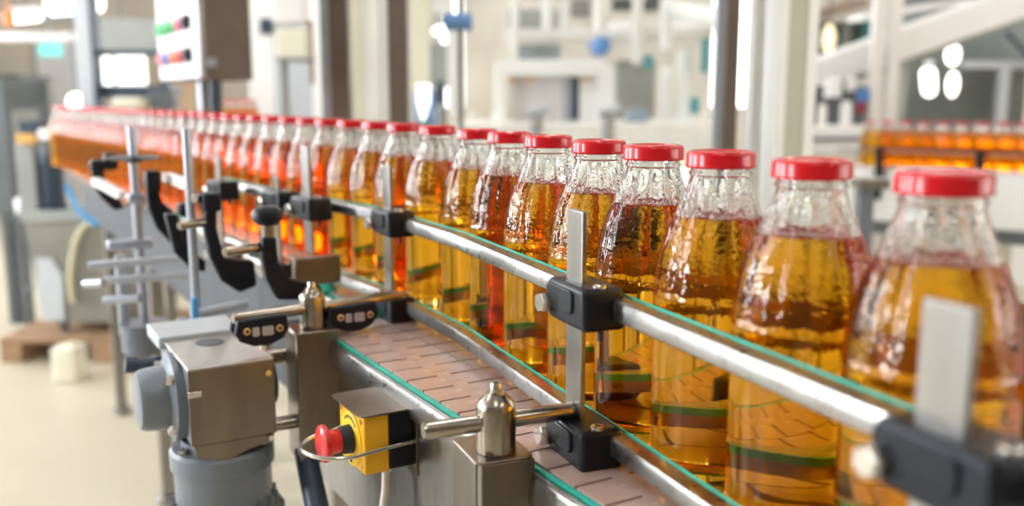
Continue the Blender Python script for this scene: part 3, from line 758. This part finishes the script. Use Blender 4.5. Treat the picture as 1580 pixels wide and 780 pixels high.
# ------------------------------------------------------------------ operator cabinet with push buttons
CB = Frame(-.930, 2.90, 30.3)
t = thing('control_cabinet', 'hanging grey control cabinet with two rows of coloured push buttons', 'control cabinet', (0, .35, 1.28), CB)
zb, zt = 1.335, 1.75
B(0, .145, 0, .68, zb, zt).build('housing', BROWNSTEEL, t, .006)
B(-.012, 0, .012, .668, zb + .006, zt - .01).build('front_panel', mat('cabinet_panel', (0.74, 0.72, 0.76), 0.4), t, .004)
rows = ((1.515, (GREENB, GREENB, GREENB, PINKB, BLACK)), (1.415, (PINKB, BLUEB, ORANGEB, RED, BLACK)))
for zz, ms in rows:
    for i, mm_ in enumerate(ms):
        u = .56 - i * .105
        MB().rev((-.012, u, zz), (-.036, u, zz), [(0, .026), (.35, .026), (.4, .020), (.9, .020), (1, .015)], 20).build('push_button', mm_, t)
        B(-.014, -.011, u - .03, u + .03, zz + .038, zz + .06).build('name_plate', WHITE, t)
MB().rev((-.012, .10, 1.60), (-.04, .10, 1.60), [(0, .03), (1, .026)], 20).build('indicator', WHITE, t)
B(.06, .11, .26, .31, .985, zb).build('column', BROWNSTEEL, t, .004)
B(.04, .055, .26, .31, 1.1, zb).build('cable_duct', PALESTEEL, t)
MB().box(.02, .2, .2, .38, 0, .02).box(.06, .11, .26, .31, .02, .985).build('foot', BROWNSTEEL, t)
MB().cyl((.03, .03, 1.15), (.03, .03, zb), .014).build('conduit', NAVY, t)
MB().box(.008, .03, -.02, .0, 1.375, 1.40).build('hinge', PALESTEEL, t)

# ------------------------------------------------------------------ columns of the glazed machine enclosure
def column(name, label, pxa, pxb, pxc, Y, z0=0, pale=PALESTEEL, dark=BROWNSTEEL):
    X0, X1, X2 = at(pxa, 149, Y).x, at(pxb, 149, Y).x, at(pxc, 149, Y).x
    t = thing(name, label, 'column', (X1, Y, 0))
    B(X1, X2, Y, Y + (X2 - X1), .0, HZ - .001).build('column', dark, t, .003)
    B(X0, X1 - .001, Y + .004, Y + .02, .35, 3.0).build('lit_door_frame', pale, t, .002)  # door frame, paled to stand in for the column's lit left side
    B(X1 - .01, X2 + .01, Y - .01, Y + (X2 - X1) + .01, 0, .03).build('foot_plate', dark, t)
    return t
ENC = ((497, 512, 539, 3.33), (591, 601, 630, 3.08), (1101, 1114, 1138, 2.35))
column('enclosure_column', 'brown steel column with pale frame just right of the lantern pole', 496, 511, 539, 3.33)
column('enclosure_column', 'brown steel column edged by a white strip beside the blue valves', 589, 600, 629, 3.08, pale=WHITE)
column('enclosure_column', 'narrow brown steel column with pale frame beside the white column', 1102, 1116, 1139, 2.35)
def pane(xa, Ya, xb, Yb, label, z0=.4, z1=2.9):
    a_, b_ = Vector((at(xa, 149, Ya).x, Ya, 0)), Vector((at(xb, 149, Yb).x, Yb, 0))
    d = (b_ - a_); fr = Frame(a_.x, a_.y, math.degrees(math.atan2(d.y, d.x)))
    q = B(0, d.length, .0, .006, z0, z1).build('glass_pane', PANE, None, fr=fr, o=(0, 0, z0)); tag(q.ob, label, 'glass pane')
pane(543, 3.34, 588, 3.12, 'narrow clear glass pane between the two brown enclosure columns')
pane(634, 3.10, 1100, 2.40, 'wide clear glass pane between the white-strip column and the narrow column')
# big white column with olive strip
WC = Frame(.655, 2.35, 30.3)
t = thing('white_column', 'broad white painted column with an olive grey strip down its side', 'column', (.06, .06, 0), WC)
B(0, .03, 0, .112, 0, HZ - .001).build('face', WHITE, t, .003)
B(.0305, .094, .004, .108, 0, HZ - .001).build('strip', OLIVE, t)
B(.0945, .135, 0, .112, 0, HZ - .001).build('edge', WHITE, t, .003)
# ------------------------------------------------------------------ lantern pole, thin dark pole
Y = 4.6
t = wthing('lantern_pole', 'grey pole carrying a pale rectangular lantern box', 'pole', 438, Y)
X = at(438, 149, Y).x
MB().cyl((X, Y, 0), (X, Y, at(438, 92, Y).z), .026).build('pole', MIDG, t)
pbox(MB(), 424, 474, 44, 90, Y - .06, .15).build('lantern', CREAM, t, .01)
pbox(MB(), 422, 476, 88, 94, Y - .08, .19).build('tray', MIDG, t, .004)
upto(MB(), 424, 474, Y - .06, .15, at(438, 44, Y).z + .02, 2.6).build('upper_box', WARMW, t, .01)
pbox(MB(), 476, 482, 32, 130, Y, .04).build('conduit', DUST, t)
Y = 3.9
t = wthing('thin_pole', 'thin dark pole rising behind the bottle caps', 'pole', 710, Y)
X = at(711, 149, Y).x
MB().cyl((X, Y, 0), (X, Y, 3.4), .012).build('pole', DARKG, t)
MB().cyl((X - .06, Y, at(700, 34, Y).z), (X + .05, Y, at(700, 34, Y).z), .035).build('joint', BLUEP, t)
MB().cyl((X, Y, 0), (X, Y, .02), .08).build('base', DARKG, t)

# ------------------------------------------------------------------ filling machine behind the glass
def solid(name, label, cat, mb, m, o, bevel=0.0, group=None):
    q = mb.build(name, m, None, bevel, o=o); tag(q.ob, label, cat, group); return q
Y = 5.2
t = wthing('filling_machine', 'white filling machine with a rounded portal hood behind the glass', 'machine', 860, Y)
x0, x1, z0, z1 = R3(762, 948, 92, 116, Y)
P_ = [(x0, 0), (x0, z1 - .04)] + [(x0 + .05 - .05 * math.cos(q), z1 - .05 + .05 * math.sin(q)) for q in (0.5, 1.0, 1.57)] + [(x1 - .09 + .09 * math.sin(q), z1 - .09 + .09 * math.cos(q)) for q in (0, .5, 1.0, 1.57)] + [(x1, 0), (x1 - .085, 0), (x1 - .085, z0), (x0 + .06, z0), (x0 + .06, 0)]
MB().prism(P_, 'y', Y, Y + .25).build('portal', WHITE, t, .01)
for (a_, b_, c_, d_, m_) in ((790, 866, 118, 200, mat('lilac_panel', (0.70, 0.66, 0.66), 0.4)), (868, 880, 116, 200, PALESTEEL), (881, 894, 118, 186, NAVY), (895, 930, 116, 200, WARMW)):
    pbox(MB(), a_, b_, c_, d_, Y + .12, .05).build('panel', m_, t, .004)
for (a_, b_, c_, d_) in ((785, 796, 120, 128), (812, 824, 120, 127), (900, 908, 117, 126)):
    pbox(MB(), a_, b_, c_, d_, Y + .08, .03).build('warning_label', mat('label_tint', (0.85, 0.55, 0.35), 0.5), t)
pbox(MB(), 700, 1110, 190, 240, Y - .2, .9).build('worktable', WHITE, t, .01)
upto(MB(), 720, 1090, Y - .1, .7, 0, .72).build('plinth', WARMW, t, .01)
pbox(MB(), 780, 1010, 44, 62, Y + .9, .2).build('cross_beam', WARMW, t, .01)
pbox(MB(), 715, 1100, -40, 190, Y + 2.2, .1).build('back_panel', mat('machine_back_panel', (0.80, 0.75, 0.68), 0.5, var=0.25, vscale=1.6), t)
for (a_, b_, c_, d_, m_, yy) in ((784, 862, 14, 44, MIDG, 1.2), (800, 866, 68, 92, mat('slate_paint', (0.30, 0.36, 0.38), 0.45), 1.0), (947, 1018, -10, 16, DARKG, 1.1), (880, 912, -10, 26, MIDG, 1.3), (952, 1012, 92, 186, MIDG, 1.2), (790, 1000, -30, -4, WARMW, 1.0)):
    pbox(MB(), a_, b_, c_, d_, Y + yy, .12).build('cover', m_, t, .01)
c = at(926, 72, Y + .6)
MB().rev((c.x, Y + .45, c.z), (c.x, Y + .75, c.z), [(0, .03), (.05, .05), (.3, .06), (.9, .06), (1, .05)], 24).build('blue_motor', BLUEP, t)
for (px, yb, r, m_, yy) in ((845, 46, .032, WHITE, .3), (873, 46, .026, WHITE, .35), (926, 50, .038, WHITE, .2), (1028, 78, .036, WHITE, .3), (982, 100, .032, WARMW, .5), (795, 92, .028, WARMW, .8)):
    c = at(px, yb, Y + yy)
    MB().rev((c.x, c.y, c.z), (c.x, c.y, 2.6), [(0, r * .5), (.01, r * .85), (.025, r), (1, r)], 20).build('hanging_tube', m_, t)
for (px, ya, yb, r) in ((1027, 103, 186, .032), (1052, 74, 195, .045)):
    c = at(px, yb, Y + .4); MB().rev((c.x, c.y, c.z), (c.x, c.y, at(px, ya, Y + .4).z), [(0, r * .8), (.03, r), (.95, r), (1, r * .6)], 20).build('upright_tube', WHITE, t)
a_, b_ = at(1035, 12, Y + .3), at(1120, 30, Y - .6)
MB().rev(a_, b_, [(0, .04), (.05, .05), (1, .05)], 16).build('white_pipe', WHITE, t)
a_, b_ = at(935, 50, Y + .6), at(1100, 42, Y + .6)
MB().rev(a_, b_, [(0, .05), (.05, .06), (.95, .06), (1, .05)], 16).build('cream_pipe', WARMW, t)
pbox(MB(), 1084, 1094, 58, 112, Y + .3, .04).build('teal_strip', TEALP, t)
pbox(MB(), 994, 1008, 84, 106, Y + .7, .05).build('teal_valve', TEALP, t, .01)
pbox(MB(), 1066, 1080, 150, 176, Y - .1, .05).build('teal_valve', TEALP, t, .01)
pbox(MB(), 968, 1000, 168, 190, Y - .1, .1).build('teal_valve', mat('blue_grey_paint', (0.28, 0.36, 0.44), 0.4), t, .01)
for (a_, b_, c_, d_, m_) in ((634, 664, -20, 190, CREAM), (664, 690, 66, 135, MIDG), (690, 708, 46, 175, WARMW), (668, 700, -20, 20, WARMW)):
    pbox(MB(), a_, b_, c_, d_, 5.9, .05).build('side_panel', m_, t, .004)
for i, px in enumerate((832, 942)):           # two small valves on the table edge
    Yv = 4.7; c = at(px, 190, Yv)
    t2 = thing('pneumatic_valve', ('small grey pneumatic valve before the dark slot of the portal', 'small grey pneumatic valve by the open end of the portal')[i], 'valve', (c.x, Yv, at(px, 200, Yv).z))
    MB().cyl((c.x, Yv, at(px, 230, Yv).z), (c.x, Yv, at(px, 168, Yv).z), .02).build('stem', MIDG, t2)
    MB().cyl((c.x - .05, Yv, at(px, 174, Yv).z), (c.x + .05, Yv, at(px, 166, Yv).z), .022).build('body', GREYL, t2)
    MB().cyl((c.x - .035, Yv - .02, at(px, 176, Yv).z), (c.x - .035, Yv + .02, at(px, 176, Yv).z), .018).build('port', NAVY, t2)
    MB().cyl((c.x - .03, Yv, at(px, 215, Yv).z), (c.x - .03, Yv, at(px, 182, Yv).z), .018).build('sleeve', PALESTEEL, t2)
# blue valves between the columns and the thin pole
Y = 4.3
t = wthing('valve_block', 'teal and blue valve cylinders beside the white-strip column', 'valve', 660, Y)
for (px, ya, yb, r, m_) in ((642, 142, 200, .022, PALESTEEL), (655, 150, 200, .026, TEALP), (668, 140, 200, .02, BLUEP), (680, 125, 160, .024, NAVY), (684, 160, 200, .02, MIDG)):
    c = at(px, yb, Y); MB().rev((c.x, Y, c.z), (c.x, Y, at(px, ya, Y).z), [(0, r), (.8, r), (.85, r * .7), (1, r * .6)], 18).build('cylinder', m_, t)
pbox(MB(), 632, 694, 198, 214, Y - .05, .12).build('base_plate', MIDG, t)
upto(MB(), 640, 690, Y, .06, 0, at(660, 214, Y).z).build('stand', MIDG, t)
# pale panels left of the columns
Y = 6.4
t = wthing('partition_panel', 'cream and white partition panels behind the brown enclosure columns', 'partition', 560, Y)
for (a_, b_, m_) in ((536, 566, CREAM), (566, 592, WARMW), (482, 497, WHITE), (385, 424, WARMW), (424, 482, GREYL)):
    upto(MB(), a_, b_, Y, .04, 0, 2.4).build('panel', m_, t, .004)
pbox(MB(), 400, 418, 28, 52, Y - .05, .05).build('handle', NAVY, t, .01)
# ------------------------------------------------------------------ far left: frame, lit panels, doors, sign
Y = 6.0
t = wthing('inspection_tower', 'tall grey frame with dark cross bars and two bright lit panels', 'machine', 180, Y)
upto(MB(), 123, 146, Y, .09, 0, 2.6).build('upright', GREYL, t, .005)
upto(MB(), 146, 152, Y - .01, .09, 0, 2.6).build('edge_bar', NAVY, t)
pbox(MB(), 140, 246, 77, 86, Y + .05, .05).build('cross_bar', NAVY, t)
pbox(MB(), 140, 262, 132, 150, Y + .05, .2).build('cross_bar', NAVY, t)
LIT = emit('lit_panel_glow', (1.0, 0.98, 0.95), 2.2)
pbox(MB(), 153, 172, 87, 131, Y + .3, .02).build('lit_panel', LIT, t)
pbox(MB(), 179, 224, 85, 131, Y + .3, .02).build('lit_panel', LIT, t)
upto(MB(), 246, 258, Y + .1, .1, 0, 1.5).build('upright', DARKG, t)
pbox(MB(), 152, 240, 28, 76, Y + .8, .1).build('upper_panel', MIDG, t)
pbox(MB(), 228, 268, 140, 168, Y - .1, .1).build('drive_box', DARKG, t, .01)
pbox(MB(), 170, 216, 150, 172, Y - .2, .1).build('tank', CREAM, t, .03)
solid('exit_sign', 'glowing teal emergency exit sign hanging before the cream wall', 'sign', pbox(MB(), 58, 94, 66, 87, 11.0, .05), EXIT, (at(76, 80, 11).x, 11.0, at(76, 87, 11).z), .01)
tsg = [o for o in COL.objects if o.name == 'exit_sign'][0]
q = MB().cyl((at(76, 60, 11).x, 11.02, at(76, 66, 11).z), (at(76, 60, 11).x, 11.02, HZ), .012); 
qo = bpy.data.objects.new('hanger_rod', q.mesh('hanger_rod', GREYL, tsg.location)); COL.objects.link(qo); qo.parent = tsg
d1 = struct(B(HX0 + .001, HX0 + .06, 13.2, 14.6, 0, 2.1).build('door_1', GREYL))
B(HX0 + .06, HX0 + .09, 14.35, 14.42, 1.0, 1.14).build('door_handle', STEEL, d1)
t = thing('wall_cabinet', 'dark cabinet standing along the cream left wall', 'cabinet', (-6.2, 12.2, 0))
B(-6.55, -6.1, 11.8, 12.7, 0, 1.55).build('body', DARKG, t, .01); B(-6.1, -6.08, 11.85, 12.65, .1, 1.5).build('door', MIDG, t, .005)
pb = solid('orange_board', 'pale orange board leaning by the far wall', 'board', MB().box(-5.6, -5.0, 15.0, 15.06, 0, 1.95), mat('pale_orange', (0.75, 0.55, 0.38), 0.6), (-5.3, 15, 0), .01)
# lamps hanging in the background
def lamp(kind, label, px, py, Y, r, flat=1.0, gm=None):
    c = at(px, py, Y); t = thing('pendant_lamp', label, 'lamp', (c.x, c.y, c.z - r), WF)
    MB().rev((c.x, c.y, c.z - r * flat), (c.x, c.y, c.z + r * flat), [(0, .05 * r)] + [(.5 - .5 * math.cos(q), r * math.sin(q)) for q in (.3, .7, 1.1, 1.57, 2.0, 2.4, 2.8)] + [(1, .05 * r)], 24).build('globe', gm or LAMP, t)
    MB().cyl((c.x, c.y, c.z + r * flat * .95), (c.x, c.y, HZ), .008, n=8).build('cord', DARKG, t)
    return t
lamp('g', 'round glowing lamp just above the far end of the bottle row', 118, 157, 8.5, .075)
lamp('g', 'round glowing lamp above the lit panels', 186, 46, 8.0, .08)
lamp('g', 'flat oval glowing lamp left of the thin dark pole', 684, 48, 6.4, .07, .5)
lamp('g', 'small glowing lamp by the brown column and white column', 1137, 28, 6.0, .045)
lamp('g', 'cream glowing lamp above the sloping white beam', 1279, 60, 8.0, .055, 2.2, emit('cream_lamp_glow', (1.0, 0.82, 0.55), 0.9))
def strip(label, xa, ya, xb, yb, Y, wd, m_=LAMP):
    a_, b_ = at(xa, ya, Y), at(xb, yb, Y + .4)
    t = thing('strip_light', label, 'light', a_, WF)
    MB().rev(a_, b_, [(0, wd * .7), (.03, wd), (.97, wd), (1, wd * .7)], 10).build('tube', m_, t)
    up = Vector((0, 0, wd * 1.1))
    MB().rev(a_ + up, b_ + up, [(0, wd * .8), (1, wd * .8)], 4).build('housing', WHITE, t)
    c = (a_ + b_) / 2; MB().cyl(c + up, (c.x, c.y, HZ), .008, n=6).build('hanger', DARKG, t)
strip('broad glowing strip light near the tall grey frame', 78, 8, 152, 4, 7.0, .075)
strip('short glowing strip light with an orange end by the far left stand', 22, 27, 58, 24, 6.5, .04)
c = at(14, 28, 6.4); solid('orange_beacon', 'orange beacon beside the short strip light', 'beacon', MB().rev((c.x, c.y, c.z - .05), (c.x, c.y, c.z + .05), [(0, .03), (.8, .035), (1, .02)], 16).cyl((c.x, c.y, c.z + .05), (c.x, c.y, HZ), .006, n=6), ORANGEB, (c.x, c.y, c.z))
# overhead trays at upper left
t = thing('cable_tray', 'dark overhead cable tray crossing behind the tall grey frame', 'cable tray', (-3.6, 8.8, 2.05))
pbox(MB(), -20, 132, 21, 31, 8.8, .3).build('tray', DARKG, t)
pbox(MB(), -20, 122, 50, 62, 9.2, .3).build('tray', WARMW, t)
for px in (20, 100):
    X = at(px, 40, 8.9).x; MB().cyl((X, 8.95, at(px, 21, 8.9).z), (X, 8.95, HZ), .01, n=6).build('hanger', DARKG, t)

# ------------------------------------------------------------------ right background: second conveyor with bottles
Y = 5.0
FB = .905
ca, cb_ = at(1335, 260, 5.35), at(1640, 262, 4.75)
dv = (Vector((cb_.x, cb_.y, 0)) - Vector((ca.x, ca.y, 0))); FFr = Frame(ca.x, ca.y, math.degrees(math.atan2(dv.y, dv.x)))
LN = dv.length + .6
t = thing('far_conveyor', 'white conveyor carrying a second row of juice bottles before the dark windows', 'conveyor', (LN / 2, 0, 0), FFr)
B(-.1, LN, -.16, .16, FB - .03, FB).build('belt', SLAT, t)
B(-.1, LN, -.175, -.161, FB - .03, FB + .004).build('edge_rail', WARMW, t)
B(-.25, LN, -.20, .2, FB - .29, FB - .031).build('side_cover', WHITE, t, .01)
B(-.1, LN, -.19, -.182, FB + .085, FB + .10).build('guide_bar', RAIL, t)
B(-.1, LN, .182, .19, FB + .085, FB + .10).build('guide_bar', RAIL, t)
B(-.25, LN, -.19, .19, FB - .36, FB - .291).build('skirt', DARKG, t)
for q in (.15, 1.1, 2.0): B(q, q + .06, -.1, -.04, 0, FB - .36).build('leg', STEEL, t); B(q, q + .06, .08, .14, 0, FB - .36).build('leg', STEEL, t)
for q in (.12, .62, 1.0, 1.4):
    MB().prism([(q - .012, FB - .16), (q + .03, FB - .18), (q + .045, FB - .05), (q + .03, FB + .11), (q - .01, FB + .11), (q, FB - .02)], 'y', -.225, -.19).build('rail_arm', BLACK, t, .005)
FL = 'small-looking juice bottle with red lid in the double row on the far white conveyor'
for r_, yy in enumerate((-.055, .055)):
    for i in range(20):
        p = FFr.w((.03 + i * .098 + r_ * .05, yy, FB)); bottle(p.x, p.y, FB, FL, 'juice bottles on the far conveyor')
# sloping white beam
Y = 6.2
t = wthing('inclined_conveyor', 'broad white sloping beam rising past the dark windows', 'conveyor', 1420, Y)
pts = [at(x, y, Y) for x, y in ((1225, 104), (1249, 97), (1482, 12), (1640, -46), (1640, 6), (1580, 29), (1480, 63), (1393, 95), (1247, 141), (1225, 147))]
MB().prism([(p.x, p.z) for p in pts], 'y', Y, Y + .35).build('beam', WHITE, t, .015)
pts = [at(x, y, Y) for x, y in ((1247, 142), (1393, 96), (1480, 64), (1640, 7), (1640, 13), (1480, 70), (1393, 102), (1247, 148))]
MB().prism([(p.x, p.z) for p in pts], 'y', Y + .02, Y + .3).build('underside_rail', MIDG, t)
for px, yt in ((1354, 40), (1380, 30)):
    a_ = at(px + 4, -20, Y - .1); b_ = at(px - 6, 182, Y - .1)
    m = MB().box(a_.x - .035, a_.x + .035, Y - .14, Y - .07, 0, 2.4).build('post', WARMW, t, .004)
pts = [at(x, y, Y + .5) for x, y in ((1330, 22), (1480, -2), (1500, -2), (1500, 2), (1400, 20), (1330, 30))]
MB().prism([(p.x, p.z) for p in pts], 'y', Y + .5, Y + .8).build('upper_beam', WHITE, t)
B(at(1620, 149, Y).x, at(1640, 149, Y).x, Y, Y + .3, 0, 1.9).build('post', WARMW, t)
# glazed dark booth under the beam
Y = 8.2
t = wthing('glazed_booth', 'dark grey glazed booth with pale framing under the sloping beam', 'booth', 1490, Y)
upto(MB(), 1388, 1660, Y + .2, .1, 0, 2.3).build('back_wall', mat('slate_wall', (0.22, 0.25, 0.25), 0.5, var=0.35, vscale=1.2), t)
pbox(MB(), 1486, 1660, 94, 105, Y, .1).build('frame_rail', GREYL, t)
upto(MB(), 1541, 1556, Y, .1, 0, at(1548, 105, Y).z).build('frame_post', GREYL, t)
upto(MB(), 1386, 1398, Y, .1, 0, 1.9).build('frame_post', MIDG, t)
for (a_, b_) in ((1398, 1541), (1556, 1660)): upto(MB(), a_, b_, Y + .04, .012, .9, at(1500, 106, Y).z).build('pane', PANE, t)
pts = [at(x, y, Y - .1) for x, y in ((1553, 50), (1600, 100))]
MB().rev(pts[0], pts[1], [(0, .02), (1, .02)], 8).build('brace', NAVY, t)
strip('glowing tube light hanging left inside the dark booth', 1432, 112, 1434, 140, 7.4, .055)
lamp('g', 'white glowing bulb lamp right below the sloping beam', 1470, 84, 7.0, .05, 1.6)
lamp('g', 'slender glowing bulb lamp inside the dark booth', 1470, 130, 7.5, .045, 2.2)
# brown beam, dark units and bench between the white column and the far conveyor
Y = 9.0
t = wthing('overhead_duct', 'dusty brown overhead duct with dark units beyond the sloping beam', 'duct', 1300, Y)
pts = [at(x, y, Y) for x, y in ((1240, 22), (1310, -2), (1340, -2), (1340, 10), (1250, 38), (1240, 38))]
MB().prism([(p.x, p.z) for p in pts], 'y', Y, Y + .4).build('duct', DUST, t, .01)
pbox(MB(), 1236, 1362, 34, 98, Y + .4, .3).build('dark_unit', mat('dark_teal_paint', (0.07, 0.11, 0.10), 0.5, var=0.4, vscale=2), t)
pbox(MB(), 1300, 1312, 30, 84, Y + .3, .05).build('upright', MIDG, t)
pbox(MB(), 1335, 1342, 30, 84, Y + .3, .05).build('upright', TEALP, t)
for px in (1250, 1345): MB().cyl((at(px, 30, Y + .5).x, Y + .5, at(px, 36, Y + .5).z), (at(px, 30, Y + .5).x, Y + .5, HZ), .012, n=6).build('hanger', DARKG, t)
Y = 5.9
t = wthing('packing_unit', 'dark packing unit with white cylinders on a white bench', 'machine', 1295, Y)
pbox(MB(), 1250, 1336, 132, 192, Y + .15, .2).build('body', DARKG, t, .01)
for (px, ya, yb, r, m_) in ((1304, 156, 194, .035, WHITE), (1268, 160, 194, .025, WARMW), (1284, 120, 150, .05, WHITE), (1312, 118, 140, .03, WARMW)):
    c = at(px, yb, Y); MB().rev((c.x, Y, c.z), (c.x, Y, at(px, ya, Y).z), [(0, r), (.85, r), (1, r * .6)], 18).build('cylinder', m_, t)
pbox(MB(), 1326, 1342, 136, 158, Y - .05, .06).build('blue_cover', BLUEP, t, .01)
pbox(MB(), 1325, 1338, 158, 174, Y - .05, .06).build('red_cover', mat('dark_red_paint', (0.3, 0.03, 0.04), 0.4), t, .01)
pbox(MB(), 1238, 1345, 194, 236, Y - .1, .5).build('bench', WHITE, t, .01)
for a_ in (1242, 1330): upto(MB(), a_, a_ + 10, Y, .05, 0, .95).build('leg', GREYL, t)
pbox(MB(), 1240, 1330, 212, 217, Y - .115, .02).build('trim', NAVY, t)
Y = 3.4
t = wthing('steel_stanchion', 'grey steel stanchion with slanted head behind the foremost bottles', 'post', 1348, Y)
upto(MB(), 1336, 1360, Y, .06, 0, at(1348, 292, Y).z).build('post', GREY, t, .004)
pbox(MB(), 1326, 1376, 276, 292, Y - .02, .1).build('head', STEEL, t, .006)
upto(MB(), 1320, 1376, Y - .04, .14, 0, .015).build('foot_plate', GREY, t)
# another row of bottles far behind the control cabinet
FL2 = 'distant juice bottle with red lid on the low white table behind the control cabinet'
Y = 5.4
t = wthing('side_table', 'low white table holding a distant cluster of bottles', 'table', 358, Y)
zt_ = at(358, 154, Y).z - .2465
x0, x1 = at(328, 149, Y).x, at(392, 149, Y).x
B(x0, x1, Y - .1, Y + .3, zt_ - .03, zt_).build('table_top', WHITE, t, .005)
for q in (x0 + .01, x1 - .05):
    for w_ in (Y - .09, Y + .25): B(q, q + .04, w_, w_ + .04, 0, zt_ - .03).build('leg', GREYL, t)
for r_ in range(3):
    for i in range(2): bottle(x0 + .06 + i * .11 + (r_ % 2) * .02, Y - .04 + r_ * .11, zt_, FL2, 'distant bottles on the table')
